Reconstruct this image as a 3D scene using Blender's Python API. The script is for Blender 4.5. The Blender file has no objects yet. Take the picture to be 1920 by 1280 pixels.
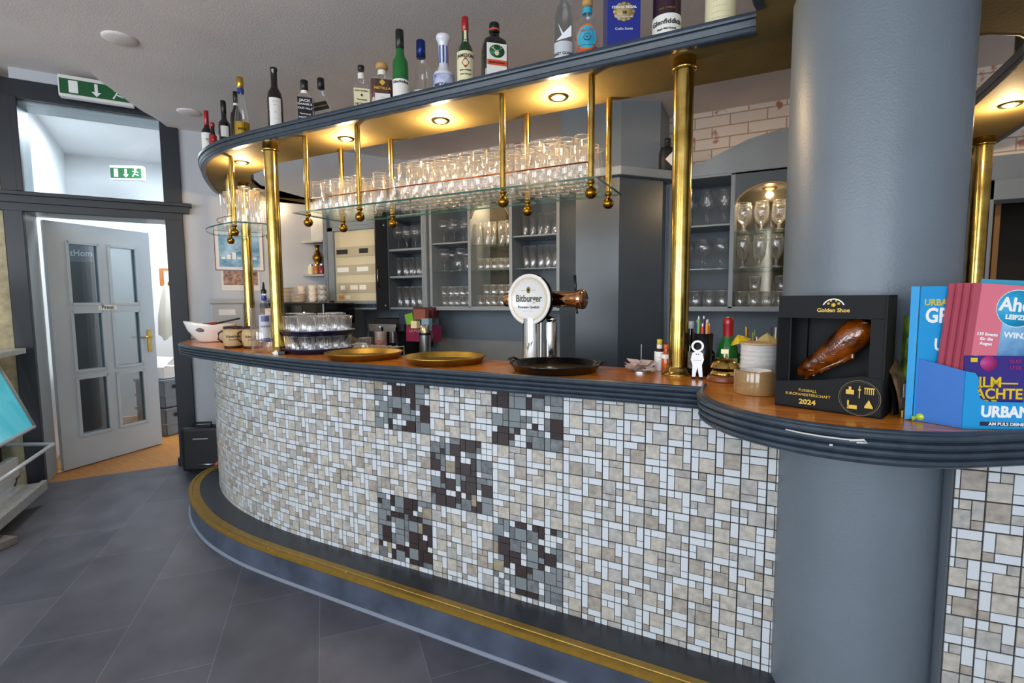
import bpy, bmesh, math, random
from mathutils import Vector, Matrix
PI = math.pi
S = bpy.context.scene
C = S.collection
rnd = random.Random(7)
# ------------------------------------------------------------------ camera
F = 935.0; H = 1.45
def nz(v): return Vector(v).normalized()
Zc = -nz((72., -11150., -F))
Yc = Vector((467., 82., -F)).normalized(); Yc = (Yc - Yc.dot(Zc)*Zc).normalized()
Xc = Yc.cross(Zc)
RM = Matrix((Xc, Yc, Zc))
cam = bpy.data.cameras.new('camera'); co = bpy.data.objects.new('camera', cam); C.objects.link(co)
cam.sensor_width = 36; cam.lens = 36*F/1920; cam.clip_start = .02; cam.clip_end = 60
co.matrix_world = Matrix.Translation((0, 0, H)) @ RM.to_4x4()
S.camera = co
def ray(u, v): return RM @ Vector((u-960, 640-v, -F))
def az(u, v, z): r = ray(u, v); return Vector((0, 0, H)) + r*((z-H)/r.z)     # point of the place at height z
def ay(u, v, y): r = ray(u, v); return Vector((0, 0, H)) + r*(y/r.y)         # point of the place at depth y
# ------------------------------------------------------------------ world, light, exposure
W = bpy.data.worlds.new('world'); S.world = W; W.use_nodes = True
bg = W.node_tree.nodes['Background']; bg.inputs[0].default_value = (.78, .88, 1, 1); bg.inputs[1].default_value = 1.0
S.view_settings.view_transform = 'Standard'; S.view_settings.look = 'None'
S.view_settings.exposure = 0.35; S.view_settings.gamma = 1; S.view_settings.use_curve_mapping = False
def area(name, loc, rot, sx, sy, power, col, parent=None):
    l = bpy.data.lights.new(name, 'AREA'); l.shape = 'RECTANGLE'; l.size = sx; l.size_y = sy; l.energy = power; l.color = col
    o = bpy.data.objects.new(name, l); C.objects.link(o); o.location = loc; o.rotation_euler = rot
    if parent: o.parent = parent
    return o
DAY = (.84, .92, 1)
for wx in (.9, -1.5, -3.9): area('daylight_window', (wx, -2.95, 1.75), (PI/2, 0, 0), 1.7, 1.9, 56, DAY)
area('back_room_top_fill', (-5.75, 3.15, 3.15), (0, 0, .6), .8, .8, 60, (.90, .96, 1))  # unseen fill added under the ceiling to brighten the white back room
area('back_room_side_fill', (-6.05, 1.45, 1.7), (PI/2, 0, math.radians(34)), 1.0, 1.4, 18, (.90, .96, 1))  # unseen side fill added for the back room, no window built there
def pointl(name, loc, power, col, r, parent=None):
    l = bpy.data.lights.new(name, 'POINT'); l.energy = power; l.color = col; l.shadow_soft_size = r
    o = bpy.data.objects.new(name, l); C.objects.link(o); o.location = loc
    if parent: o.parent = parent
    return o
S.cycles.transparent_max_bounces = 48
# ------------------------------------------------------------------ materials
def lin(c): return c/12.92 if c <= .04045 else ((c+.055)/1.055)**2.4
def hx(h): return tuple(lin(int(h[i:i+2], 16)/255) for i in (0, 2, 4)) + (1,)
MATS = {}
def mat(name, h, rough=.5, metal=0, noise=0, scale=8, bump=0, bscale=60, coat=0, spec=.5, emit=0, trans=0, h2=None, detail=4, stretch=None):
    if name in MATS: return MATS[name]
    m = bpy.data.materials.new(name); m.use_nodes = True; nt = m.node_tree; p = nt.nodes['Principled BSDF']
    c = hx(h); p.inputs['Base Color'].default_value = c; p.inputs['Roughness'].default_value = rough; p.inputs['Metallic'].default_value = metal
    p.inputs['Coat Weight'].default_value = coat; p.inputs['Specular IOR Level'].default_value = spec; p.inputs['Transmission Weight'].default_value = trans
    if emit: p.inputs['Emission Color'].default_value = c; p.inputs['Emission Strength'].default_value = emit
    if noise or h2 or bump:
        tc = nt.nodes.new('ShaderNodeTexCoord'); mp = nt.nodes.new('ShaderNodeMapping'); nt.links.new(tc.outputs['Object'], mp.inputs[0])
        if stretch: mp.inputs['Scale'].default_value = stretch
        n = nt.nodes.new('ShaderNodeTexNoise'); n.inputs['Scale'].default_value = scale; n.inputs['Detail'].default_value = detail
        nt.links.new(mp.outputs[0], n.inputs['Vector'])
        r = nt.nodes.new('ShaderNodeValToRGB'); e = r.color_ramp.elements; e[0].position = .3; e[1].position = .72
        c2 = hx(h2) if h2 else c
        e[0].color = tuple(min(1, x*(1-noise)) for x in c[:3]) + (1,); e[1].color = tuple(min(1, x*(1+noise)) for x in c2[:3]) + (1,)
        nt.links.new(n.outputs['Fac'], r.inputs[0]); nt.links.new(r.outputs[0], p.inputs['Base Color'])
        if bump:
            nb = nt.nodes.new('ShaderNodeTexNoise'); nb.inputs['Scale'].default_value = bscale; nb.inputs['Detail'].default_value = 3
            nt.links.new(tc.outputs['Object'], nb.inputs['Vector'])
            b = nt.nodes.new('ShaderNodeBump'); b.inputs['Strength'].default_value = bump; b.inputs['Distance'].default_value = .01
            nt.links.new(nb.outputs['Fac'], b.inputs['Height']); nt.links.new(b.outputs[0], p.inputs['Normal'])
    MATS[name] = m; return m
def thin_glass(name, tint=(.97, .985, .99), gloss=.0, rough=.02, edge=.35, ecol=(.9, .95, .95), base=0, fk=.95):
    m = bpy.data.materials.new(name); m.use_nodes = True; nt = m.node_tree; nt.nodes.clear()
    o = nt.nodes.new('ShaderNodeOutputMaterial'); t = nt.nodes.new('ShaderNodeBsdfTransparent'); t.inputs[0].default_value = tint+(1,)
    g = nt.nodes.new('ShaderNodeBsdfGlossy'); g.inputs[0].default_value = (1, 1, 1, 1); g.inputs['Roughness'].default_value = rough
    d = nt.nodes.new('ShaderNodeBsdfTranslucent'); d.inputs[0].default_value = ecol+(1,)
    d2 = nt.nodes.new('ShaderNodeBsdfDiffuse'); d2.inputs[0].default_value = ecol+(1,)
    ad = nt.nodes.new('ShaderNodeMixShader'); ad.inputs[0].default_value = .5; nt.links.new(d.outputs[0], ad.inputs[1]); nt.links.new(d2.outputs[0], ad.inputs[2])
    fw = nt.nodes.new('ShaderNodeLayerWeight'); fw.inputs[0].default_value = .5; fp = nt.nodes.new('ShaderNodeMath'); fp.operation = 'POWER'; fp.inputs[1].default_value = 4.5; nt.links.new(fw.outputs['Facing'], fp.inputs[0]); fr = nt.nodes.new('ShaderNodeMath'); fr.operation = 'MULTIPLY_ADD'; fr.inputs[1].default_value = fk; fr.inputs[2].default_value = .04; nt.links.new(fp.outputs[0], fr.inputs[0])
    add = nt.nodes.new('ShaderNodeMath'); add.operation = 'ADD'; add.inputs[1].default_value = gloss; add.use_clamp = True
    nt.links.new(fr.outputs[0], add.inputs[0])
    lw = nt.nodes.new('ShaderNodeLayerWeight'); lw.inputs[0].default_value = .3
    pw = nt.nodes.new('ShaderNodeMath'); pw.operation = 'POWER'; pw.inputs[1].default_value = 2.5; nt.links.new(lw.outputs['Facing'], pw.inputs[0])
    ml = nt.nodes.new('ShaderNodeMath'); ml.operation = 'MULTIPLY'; ml.inputs[1].default_value = edge; nt.links.new(pw.outputs[0], ml.inputs[0])
    mb = nt.nodes.new('ShaderNodeMath'); mb.operation = 'ADD'; mb.inputs[1].default_value = base; mb.use_clamp = True; nt.links.new(ml.outputs[0], mb.inputs[0]); ml = mb
    m1 = nt.nodes.new('ShaderNodeMixShader'); nt.links.new(ml.outputs[0], m1.inputs[0]); nt.links.new(t.outputs[0], m1.inputs[1]); nt.links.new(ad.outputs[0], m1.inputs[2])
    m2 = nt.nodes.new('ShaderNodeMixShader'); nt.links.new(add.outputs[0], m2.inputs[0]); nt.links.new(m1.outputs[0], m2.inputs[1]); nt.links.new(g.outputs[0], m2.inputs[2])
    nt.links.new(m2.outputs[0], o.inputs[0]); MATS[name] = m; return m
GL = thin_glass('clear_glass', tint=(1, 1, 1), gloss=.04, edge=.35, ecol=(.8, .83, .85), base=.015)
GLR = thin_glass('ribbed_glass', tint=(1, 1, 1), gloss=.07, edge=.45, rough=.04, ecol=(.85, .87, .88), base=.02)
RIM = thin_glass('glass_rim_sparkle', tint=(.9, .92, .92), gloss=.35, edge=.3, ecol=(.9, .9, .9), base=.25)  # whitish base puts sparkle into glass rims, feet and stem knobs
GLF = thin_glass('frosted_glass', tint=(.75, .78, .78), gloss=.02, rough=.3, edge=.8)
GLG = thin_glass('green_edge_glass', tint=(.96, .99, .975), edge=.0, ecol=(.3, .6, .5), fk=.3)
GLE = mat('glass_edge_green', '2f5a48', .15, coat=.5)
GLP = thin_glass('window_glass', tint=(.85, .88, .9), edge=.1)
GLD = thin_glass('grey_door_glass', tint=(.60, .64, .66), gloss=.05, rough=.06, edge=.1, base=.04, ecol=(.4, .43, .45))
GLT = thin_glass('teal_case_glass', tint=(.35, .8, .88), gloss=.03, edge=.2, ecol=(.1, .6, .7))
wallm = mat('grey_wall_paint', 'c6cad0', .75, noise=.04, scale=3, bump=.15, bscale=90)
wallb = mat('blue_grey_wall_paint', '7c8791', .6, noise=.05, scale=3, bump=.1)
whitew = mat('white_wall_paint', 'e9edf0', .8, noise=.02, scale=2)
ceilm = mat('taupe_ceiling_paint', 'e4dcd9', .8, noise=.05, scale=2, bump=.2, bscale=120)
trimd = mat('dark_blue_grey_gloss_paint', '1d232b', .4, noise=.08, scale=12)
mould = mat('slate_blue_moulding_paint', '313c47', .34, noise=.12, scale=25, h2='36424e', bump=.06, bscale=120)
colm = mat('slate_column_paint', '6d7780', .38, noise=.06, scale=4, bump=.1, bscale=150)
under = mat('taupe_satin_paint', '7c6b42', .75, spec=.15, noise=.1, scale=5, bump=.08, bscale=60)
cabm = mat('blue_grey_cabinet_paint', '7f8992', .42, noise=.05, scale=8)
cabd = mat('dark_cabinet_interior', '434c56', .5, noise=.06, scale=8)
pierm = mat('slate_pier_paint', '3d4853', .3, noise=.12, scale=3)
doorm = mat('pale_grey_door_paint', 'bcc6cd', .45, noise=.03, scale=6)
brass = mat('brass', 'b8964a', .17, 1, noise=.2, scale=14, h2='ceb064')
brassd = mat('aged_brass', '9c7322', .22, 1, noise=.25, scale=30)
copper = mat('copper', 'b5612f', .15, 1)
chrome = mat('chrome', 'dcdcdc', .06, 1)
steel = mat('brushed_steel', 'b5b8ba', .3, 1)
wood = mat('orange_brown_counter_wood', 'cc7222', .25, noise=.2, scale=3, h2='e08a30', coat=.15, stretch=(2, 14, 14), detail=6)
woodf = mat('amber_wood_floor', 'b4793a', .45, noise=.25, scale=4, stretch=(2, 16, 1))
nose = mat('ochre_brass_nosing', '9c7a2c', .38, .55, noise=.15, scale=30)
stepm = mat('slate_vinyl_step', '3f4654', .4, noise=.2, scale=6, h2='4a5262', detail=8)
stept = mat('dark_vinyl_tread', '2c2f36', .35, noise=.15, scale=10)
black = mat('black_gloss', '0c0b0d', .18, coat=.3)
blackm = mat('black_matte', '151517', .55)
navy = mat('navy_plastic', '14163a', .3)
white = mat('white_gloss', 'eceae6', .25, coat=.3)
paper = mat('white_paper', 'eeeae2', .8)
cream = mat('cream_label', 'e8dfb4', .6)
cer = mat('cream_ceramic', 'e9ddd0', .25, coat=.4)
redf = mat('red_foil', 'a3121c', .3, coat=.3)
blue = mat('cyan_blue_card', '1596d4', .5)
ink = mat('dark_ink', '1b1a1a', .6)
inkw = mat('white_ink', 'f2f2f2', .6)
inkg = mat('gold_ink', 'd8b13c', .4)
yel = mat('yellow_plastic', 'e3c21b', .4)
orangep = mat('orange_plastic', 'e2641b', .4)
greenp = mat('green_plastic', '6fa82a', .4)
grn = mat('dark_green_bottle_glass', '0f3a18', .08, coat=.6)
grn2 = mat('bright_green_bottle_glass', '156b2a', .08, coat=.6)
dkb = mat('near_black_bottle_glass', '140c0c', .1, coat=.6)
blackc0 = mat('cord_black', '101012', .5)
# floor: slate-look planks laid diagonally
def tile_mat(name, base, dark, rot, w, h, rough, seam):
    m = bpy.data.materials.new(name); m.use_nodes = True; nt = m.node_tree; p = nt.nodes['Principled BSDF']
    tc = nt.nodes.new('ShaderNodeTexCoord'); mp = nt.nodes.new('ShaderNodeMapping'); mp.inputs['Rotation'].default_value = (0, 0, rot); mp.inputs['Location'].default_value = (.2, .066, 0)
    b = nt.nodes.new('ShaderNodeTexBrick'); b.inputs['Scale'].default_value = 1; b.inputs['Brick Width'].default_value = w; b.inputs['Row Height'].default_value = h
    b.inputs['Mortar Size'].default_value = .0016; b.inputs['Mortar Smooth'].default_value = .3
    b.inputs['Color1'].default_value = hx(base); b.inputs['Color2'].default_value = hx(dark); b.inputs['Mortar'].default_value = hx(seam)
    nt.links.new(tc.outputs['Object'], mp.inputs[0]); nt.links.new(mp.outputs[0], b.inputs[0])
    n = nt.nodes.new('ShaderNodeTexNoise'); n.inputs['Scale'].default_value = 5; n.inputs['Detail'].default_value = 9; nt.links.new(mp.outputs[0], n.inputs[0])
    mx = nt.nodes.new('ShaderNodeMix'); mx.data_type = 'RGBA'; mx.blend_type = 'OVERLAY'; mx.inputs[0].default_value = .55
    nt.links.new(b.outputs[0], mx.inputs[6]); nt.links.new(n.outputs['Fac'], mx.inputs[7]); nt.links.new(mx.outputs[2], p.inputs['Base Color'])
    mr = nt.nodes.new('ShaderNodeMapRange'); mr.inputs[3].default_value = rough-.08; mr.inputs[4].default_value = rough+.1; nt.links.new(n.outputs['Fac'], mr.inputs[0]); nt.links.new(mr.outputs[0], p.inputs['Roughness'])
    MATS[name] = m; return m
floorm = tile_mat('slate_vinyl_floor', '605f68', '50515b', math.radians(42.85), .8, .4, .36, '767881')
def brick_mat():
    m = bpy.data.materials.new('whitewashed_brick'); m.use_nodes = True; nt = m.node_tree; p = nt.nodes['Principled BSDF']; p.inputs['Roughness'].default_value = .85
    tc = nt.nodes.new('ShaderNodeTexCoord'); sx = nt.nodes.new('ShaderNodeSeparateXYZ'); cx = nt.nodes.new('ShaderNodeCombineXYZ')
    nt.links.new(tc.outputs['Object'], sx.inputs[0]); nt.links.new(sx.outputs[0], cx.inputs[0]); nt.links.new(sx.outputs[2], cx.inputs[1])
    b = nt.nodes.new('ShaderNodeTexBrick'); b.inputs['Scale'].default_value = 1; b.inputs['Brick Width'].default_value = .26; b.inputs['Row Height'].default_value = .085; b.inputs['Mortar Size'].default_value = .005
    b.inputs['Color1'].default_value = hx('e6dcd3'); b.inputs['Color2'].default_value = hx('d9cdc3'); b.inputs['Mortar'].default_value = hx('b39c8c')
    n = nt.nodes.new('ShaderNodeTexNoise'); n.inputs['Scale'].default_value = 9; n.inputs['Detail'].default_value = 6
    r = nt.nodes.new('ShaderNodeValToRGB'); r.color_ramp.elements[0].position = .6; r.color_ramp.elements[1].position = .68
    nt.links.new(cx.outputs[0], b.inputs[0]); nt.links.new(tc.outputs['Object'], n.inputs[0]); nt.links.new(n.outputs['Fac'], r.inputs[0])
    mx = nt.nodes.new('ShaderNodeMix'); mx.data_type = 'RGBA'; nt.links.new(r.outputs[0], mx.inputs[0]); nt.links.new(b.outputs[0], mx.inputs[6]); mx.inputs[7].default_value = hx('a8725e')
    nt.links.new(mx.outputs[2], p.inputs['Base Color'])
    bp = nt.nodes.new('ShaderNodeBump'); bp.inputs['Strength'].default_value = .5; bp.inputs['Distance'].default_value = .01; nt.links.new(b.outputs['Fac'], bp.inputs['Height']); bp.invert = True
    nt.links.new(bp.outputs[0], p.inputs['Normal']); MATS['brick'] = m; return m
brickm = brick_mat()
# ------------------------------------------------------------------ mesh builder
class MB:
    def __init__(s): s.v = []; s.f = []; s.m = []; s.cur = 0; s.sm = []; s.smooth = False
    def add(s, vs, fs, T=None):
        n = len(s.v)
        s.v += [tuple(T @ Vector(p)) if T else tuple(p) for p in vs]
        for f in fs: s.f.append([i+n for i in f]); s.m.append(s.cur); s.sm.append(s.smooth)
        return s
    def box(s, x0, x1, y0, y1, z0, z1, T=None):
        vs = [(x, y, z) for z in (z0, z1) for y in (y0, y1) for x in (x0, x1)]
        return s.add(vs, [(0, 2, 3, 1), (4, 5, 7, 6), (0, 1, 5, 4), (2, 6, 7, 3), (0, 4, 6, 2), (1, 3, 7, 5)], T)
    def prism(s, poly, z0, z1, T=None):
        n = len(poly); a = sum(poly[i][0]*poly[(i+1) % n][1]-poly[(i+1) % n][0]*poly[i][1] for i in range(n))
        if a < 0: poly = poly[::-1]
        vs = [(x, y, z0) for x, y in poly] + [(x, y, z1) for x, y in poly]
        return s.add(vs, [tuple(range(n))[::-1], tuple(range(n, 2*n))] + [(i, (i+1) % n, (i+1) % n+n, i+n) for i in range(n)], T)
    def lathe(s, prof, seg=24, T=None, n=2, sy=1, a0=0, a1=2*PI, rib=0, ribn=12, smooth=True):
        full = abs(a1-a0-2*PI) < 1e-6; k = seg if full else seg+1; vs = []; fs = []
        for r, z in prof:
            for i in range(k):
                a = a0+(a1-a0)*i/seg; c, d = math.cos(a), math.sin(a)
                q = r if n == 2 else r*(abs(c)**n+abs(d)**n)**(-1/n)
                if rib: q *= 1+rib*math.cos(a*ribn)
                vs.append((q*c, q*d*sy, z))
        for j in range(len(prof)-1):
            for i in range(seg):
                a = j*k+i; b = j*k+(i+1) % k; fs.append((a, b, b+k, a+k))
        o = s.smooth; s.smooth = smooth; s.add(vs, fs, T); s.smooth = o; return s
    def cyl(s, r, z0, z1, seg=24, T=None, r2=None):
        r2 = r if r2 is None else r2
        vs = [(r*math.cos(2*PI*i/seg), r*math.sin(2*PI*i/seg), z0) for i in range(seg)] + [(r2*math.cos(2*PI*i/seg), r2*math.sin(2*PI*i/seg), z1) for i in range(seg)]
        s.add(vs, [tuple(range(seg))[::-1], tuple(range(seg, 2*seg))], T)
        o = s.smooth; s.smooth = True; s.add(vs, [(i, (i+1) % seg, (i+1) % seg+seg, i+seg) for i in range(seg)], T); s.smooth = o; return s
    def tube(s, pts, r, seg=10, radii=None, T=None, squash=None):
        pts = [Vector(p) for p in pts]; vs = []; fs = []; N = len(pts); up = Vector((0, 0, 1))
        for j, p in enumerate(pts):
            d = (pts[min(j+1, N-1)]-pts[max(j-1, 0)]).normalized()
            a = d.cross(up) if abs(d.z) < .95 else d.cross(Vector((1, 0, 0)))
            a.normalize(); b = a.cross(d).normalized(); q = radii[j] if radii else r
            k = squash[j] if squash else 1
            for i in range(seg):
                t = 2*PI*i/seg; vs.append(p+a*math.cos(t)*q*k+b*math.sin(t)*q)
        for j in range(N-1):
            for i in range(seg): fs.append((j*seg+i, j*seg+(i+1) % seg, (j+1)*seg+(i+1) % seg, (j+1)*seg+i))
        fs += [tuple(range(seg))[::-1], tuple(range((N-1)*seg, N*seg))]
        o = s.smooth; s.smooth = True; s.add(vs, fs, T); s.smooth = o; return s
    def ball(s, r, c=(0, 0, 0), seg=16, sc=(1, 1, 1), T=None):
        prof = [(r*math.sin(PI*i/10), -r*math.cos(PI*i/10)) for i in range(11)]
        M_ = Matrix.Translation(c) @ Matrix.Diagonal((*sc, 1))
        return s.lathe(prof, seg, (T @ M_) if T else M_)
    def sweep(s, path, prof, T=None):   # path: xy points, prof: (outward, z); outward = right of travel
        P = [Vector(p) for p in path]; N = len(P); K = len(prof); vs = []; fs = []
        for j, p in enumerate(P):
            d1 = (P[j]-P[max(j-1, 0)]); d2 = (P[min(j+1, N-1)]-P[j])
            d1 = d1.normalized() if d1.length else d2.normalized(); d2 = d2.normalized() if d2.length else d1
            n1 = Vector((d1.y, -d1.x)); n2 = Vector((d2.y, -d2.x)); n = (n1+n2).normalized(); k = 1/max(.35, n.dot(n1))
            for o, z in prof: q = p+n*o*k; vs.append((q.x, q.y, z))
        for j in range(N-1):
            for i in range(K-1): a = j*K+i; fs.append((a, a+K, a+K+1, a+1))
        return s.add(vs, fs, T)
    def text(s, t, size, T, fn=None, bold=.0, align='CENTER', ext=.0006, sx=1):
        c = bpy.data.curves.new('t', 'FONT'); c.body = t; c.size = size; c.align_x = align; c.align_y = 'CENTER'; c.extrude = ext; c.offset = bold; c.resolution_u = 3
        o = bpy.data.objects.new('t', c); me = bpy.data.meshes.new_from_object(o)
        vs = []
        for v in me.vertices:
            p = Vector((v.co.x*sx, v.co.y, v.co.z))
            vs.append(tuple(fn(p)) if fn else tuple(p))
        s.add(vs, [tuple(f.vertices) for f in me.polygons], T)
        bpy.data.meshes.remove(me); bpy.data.objects.remove(o); bpy.data.curves.remove(c); return s
    def mesh(s, name, mats):
        me = bpy.data.meshes.new(name); me.from_pydata(s.v, [], s.f)
        for m in mats: me.materials.append(m)
        me.polygons.foreach_set('material_index', s.m); me.polygons.foreach_set('use_smooth', s.sm); me.update(); return me
    def build(s, name, mats, parent=None, bevel=0, label=None):
        if not isinstance(mats, (list, tuple)): mats = [mats]
        me = s.mesh(name, mats); o = bpy.data.objects.new(name, me); C.objects.link(o)
        if parent: o.parent = parent
        if bevel:
            b = o.modifiers.new('bevel', 'BEVEL'); b.width = bevel; b.segments = 2; b.limit_method = 'ANGLE'
        if label: o['label'] = label
        return o
def tag(o, label, cat, group=None, kind=None):
    o['label'] = label; o['category'] = cat
    if group: o['group'] = group
    if kind: o['kind'] = kind
    return o
def thing(name, label, cat, loc=(0, 0, 0), rz=0, group=None):
    o = bpy.data.objects.new(name, None); C.objects.link(o); o.location = loc; o.rotation_euler = (0, 0, rz); o.empty_display_size = .05
    return tag(o, label, cat, group)
def struct(name, mb, mats, bevel=0): o = mb.build(name, mats, bevel=bevel); o['kind'] = 'structure'; return o
def face(x, y): return math.atan2(-x, y)     # turn a thing so its front looks at the guest's side
def dup(o, loc, rz=None, label=None):
    c = o.copy(); C.objects.link(c); c.location = loc
    if rz is not None: c.rotation_euler = (0, 0, rz)
    if label: c['label'] = label
    for ch in o.children:
        k = ch.copy(); C.objects.link(k); k.parent = c
        for g in ch.children: q = g.copy(); C.objects.link(q); q.parent = k
    return c
RX = Matrix.Rotation(PI/2, 4, 'X')      # text in XY plane -> faces -Y
def TT(x, y, z): return Matrix.Translation((x, y, z)) @ RX
def smoothpath(pts, n=6):
    P = [Vector(p) for p in pts]; out = []
    for i in range(len(P)-1):
        p0 = P[max(i-1, 0)]; p1 = P[i]; p2 = P[i+1]; p3 = P[min(i+2, len(P)-1)]
        for k in range(n):
            t = k/n; out.append(.5*((2*p1)+(p2-p0)*t+(2*p0-5*p1+4*p2-p3)*t*t+(3*p1-p0-3*p2+p3)*t**3))
    out.append(P[-1]); return out
def arc(cx, cy, r, a0, a1, n=16): return [(cx+r*math.cos(math.radians(a0+(a1-a0)*i/n)), cy+r*math.sin(math.radians(a0+(a1-a0)*i/n))) for i in range(n+1)]
# ================================================================== SETTING
A = Vector((-5.11, 1.83)); B = Vector((-4.61, 2.58)); D = (B-A).normalized(); Nn = Vector((-D.y, D.x))   # door wall
def wp(s, t=0): p = A+D*s+Nn*t; return (p.x, p.y)        # s along the wall, t into the back room
SOF = 2.93; CE = 3.22
m = MB(); m.prism([(-7, -3), (2.6, -3), (2.6, 4.6), (-3.2, 4.6), wp(.9, 0), wp(0, 0), wp(0, .05), wp(-4.5, .05)], -.05, 0); struct('floor', m, floorm)
m = MB(); m.prism([wp(-.02, -.0), wp(.92, -.0), wp(3.2, .3), wp(3.2, 2.6), wp(-1.2, 2.6), wp(-1.2, .3), wp(-.02, .3)], -.045, -.004); struct('floor_back_room', m, woodf)
for i, (x, y) in enumerate(((-3.6, -1.2), (-1.2, -1.4), (1.2, -1.3), (-1.6, .3), (-4.4, .2))):  # unseen globes added behind the camera to brighten the ceiling with warm light
    t = thing('fill_pendant', 'unseen white globe added over the dining side to brighten the ceiling', 'lamp', (x, y, 2.35), 0, 'added fill globes over the guests'); m = MB(); m.ball(.12); m.build('globe', mat('lit_opal_globe', 'ffe2bd', emit=3), t); m = MB(); m.cyl(.006, .12, .57, 8); m.build('cord', blackc0, t)
    pointl('lamp', (0, 0, 0), 38, (1, .86, .70), .12, t)
# suspended soffit with its free curved edge, higher ceiling beyond it
edge = smoothpath([(-3.0, -3), (-3.25, .4), (-3.55, 1.25), (-3.82, 1.68), (-4.0, 1.87), (-4.12, 2.02), (-4.335, 2.29), (-4.45, 2.476), (-4.60, 2.66)], 5)
m = MB(); m.prism([tuple(p) for p in edge]+[wp(3.2, .02), (-2.2, 4.6), (2.6, 4.6), (2.6, -3)], SOF, SOF+.2); struct('ceiling_soffit', m, ceilm)
m = MB(); m.prism([(-7.3, -3.1), (2.7, -3.1), (2.7, 4.7), wp(3.2, 2.7), wp(-1.3, 2.7), wp(-4.5, .3)], CE, CE+.1); struct('ceiling', m, ceilm)
m = MB(); m.prism([wp(.0, .32), wp(3.2, .32), wp(3.2, 2.6), wp(-1.2, 2.6), wp(-1.2, .32)], CE-.02, CE-.001); struct('ceiling_back_room', m, whitew)
# door wall / poster wall
m = MB()
m.prism([wp(1.02), wp(3.2), wp(3.2, .3), wp(1.02, .3)], 0, CE)
m.prism([wp(-.02), wp(1.02), wp(1.02, .3), wp(-.02, .3)], 3.13, CE)
struct('wall_left', m, wallm)
m = MB(); m.prism([wp(-4.5), wp(-.12), wp(-.12, .3), wp(-4.5, .3)], 0, CE); struct('wall_left_of_door', m, mat('ochre_wallpaper', 'b8ad8c', .8, noise=.25, scale=18))
m = MB(); m.prism([wp(1.03, .301), wp(3.2, .301), wp(3.2, .33), wp(1.03, .33)], 0, CE); m.prism([wp(3.2, .3), wp(3.3, .3), wp(3.3, 2.7), wp(3.2, 2.7)], 0, CE)
m.prism([wp(-1.3, 2.6), wp(3.3, 2.6), wp(3.3, 2.7), wp(-1.3, 2.7)], 0, CE); m.prism([wp(-.12, .301), wp(-.08, .301), wp(-.25, 2.6), wp(-.35, 2.6)], 0, CE)
struct('wall_back_room', m, whitew)
m = MB(); m.prism([wp(1.0, .34), wp(2.4, .34), wp(2.4, 2.58), wp(3.1, 2.58), wp(3.1, .34)], 0, .0005)
# main back wall: painted below, brick above
m = MB(); m.box(-3.6, 2.7, 4.38, 4.5, 2.36, SOF); struct('wall_back_brick', m, brickm)
m = MB(); m.box(-3.6, 1.24, 4.38, 4.5, 0, 2.36); m.box(1.24, 2.7, 4.38, 4.5, 2.16, 2.36); m.box(2.25, 2.7, 4.38, 4.5, 0, 2.16); struct('wall_back', m, wallb)
m = MB(); m.box(2.6, 2.7, -3, 4.5, 0, CE); struct('wall_right', m, wallm)
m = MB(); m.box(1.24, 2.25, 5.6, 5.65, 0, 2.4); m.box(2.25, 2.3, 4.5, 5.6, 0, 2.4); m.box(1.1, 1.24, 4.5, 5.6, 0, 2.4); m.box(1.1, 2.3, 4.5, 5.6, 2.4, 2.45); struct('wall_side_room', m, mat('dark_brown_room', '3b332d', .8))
m = MB()
for a, b, c, d in ((1.2, 1.33, 0, 2.2), (2.16, 2.29, 0, 2.2), (1.2, 2.29, 2.07, 2.2)): m.box(a, b, 4.33, 4.52, c, d)
struct('trim_side_door', m, cabm, bevel=.006)
# street side with windows
m = MB(); m.box(-7, 2.7, -3.1, -3, 0, .75); m.box(-7, 2.7, -3.1, -3, 2.75, CE)
for a, b in ((-7, -4.8), (-3.0, -2.4), (-.6, 0), (1.8, 2.7)): m.box(a, b, -3.1, -3, .75, 2.75)
struct('wall_front', m, wallm)
for i, a in enumerate((-4.8, -2.4, 0)):
    m = MB(); m.box(a, a+1.8, -3.07, -3.02, .75, .82); m.box(a, a+1.8, -3.07, -3.02, 2.68, 2.75)
    for q in (a, a+.865, a+1.73): m.box(q, q+.07, -3.07, -3.02, .82, 2.68)
    struct('window_%d' % (i+1), m, whitew)
# door frame
def wbox(m, s0, s1, t0, t1, z0, z1): m.prism([wp(s0, t0), wp(s1, t0), wp(s1, t1), wp(s0, t1)], z0, z1)
m = MB()
wbox(m, -.11, 0, -.03, .02, 0, 3.13); wbox(m, .9, 1.03, -.03, .02, 0, 3.0); wbox(m, -.14, 1.03, -.03, .02, 2.99, 3.13)
wbox(m, -.2, 1.08, -.05, .02, 2.21, 2.29); wbox(m, -.22, 1.1, -.075, .02, 2.265, 2.295); wbox(m, -.14, 1.03, -.032, .02, 2.15, 2.22)
wbox(m, -.02, .02, -.04, .0, 2.3, 3.0)
wbox(m, .885, 1.04, -.045, .01, 0, .07)
struct('trim_1', m, trimd, bevel=.004)
m = MB(); wbox(m, -.02, 0, .02, .3, 0, 3.0); wbox(m, .9, .92, .02, .3, 0, 3.0); wbox(m, -.02, .92, .02, .3, 2.15, 2.23); wbox(m, -.02, .92, .02, .3, 2.98, 3.0)
struct('trim_2', m, mat('pale_teal_grey_paint', '8e9ba1', .4))
m = MB(); wbox(m, 0.0, .9, .1, .104, 2.3, 2.98); struct('window_4', m, GLP)
m = MB(); wbox(m, -.14, -.02, -.028, .0, 0, .0); 
m = MB(); m.prism([wp(1.04, -.012), wp(3.0, -.012), wp(3.0, 0), wp(1.04, 0)], 0, .09); struct('baseboard_left', m, cabm)
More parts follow.
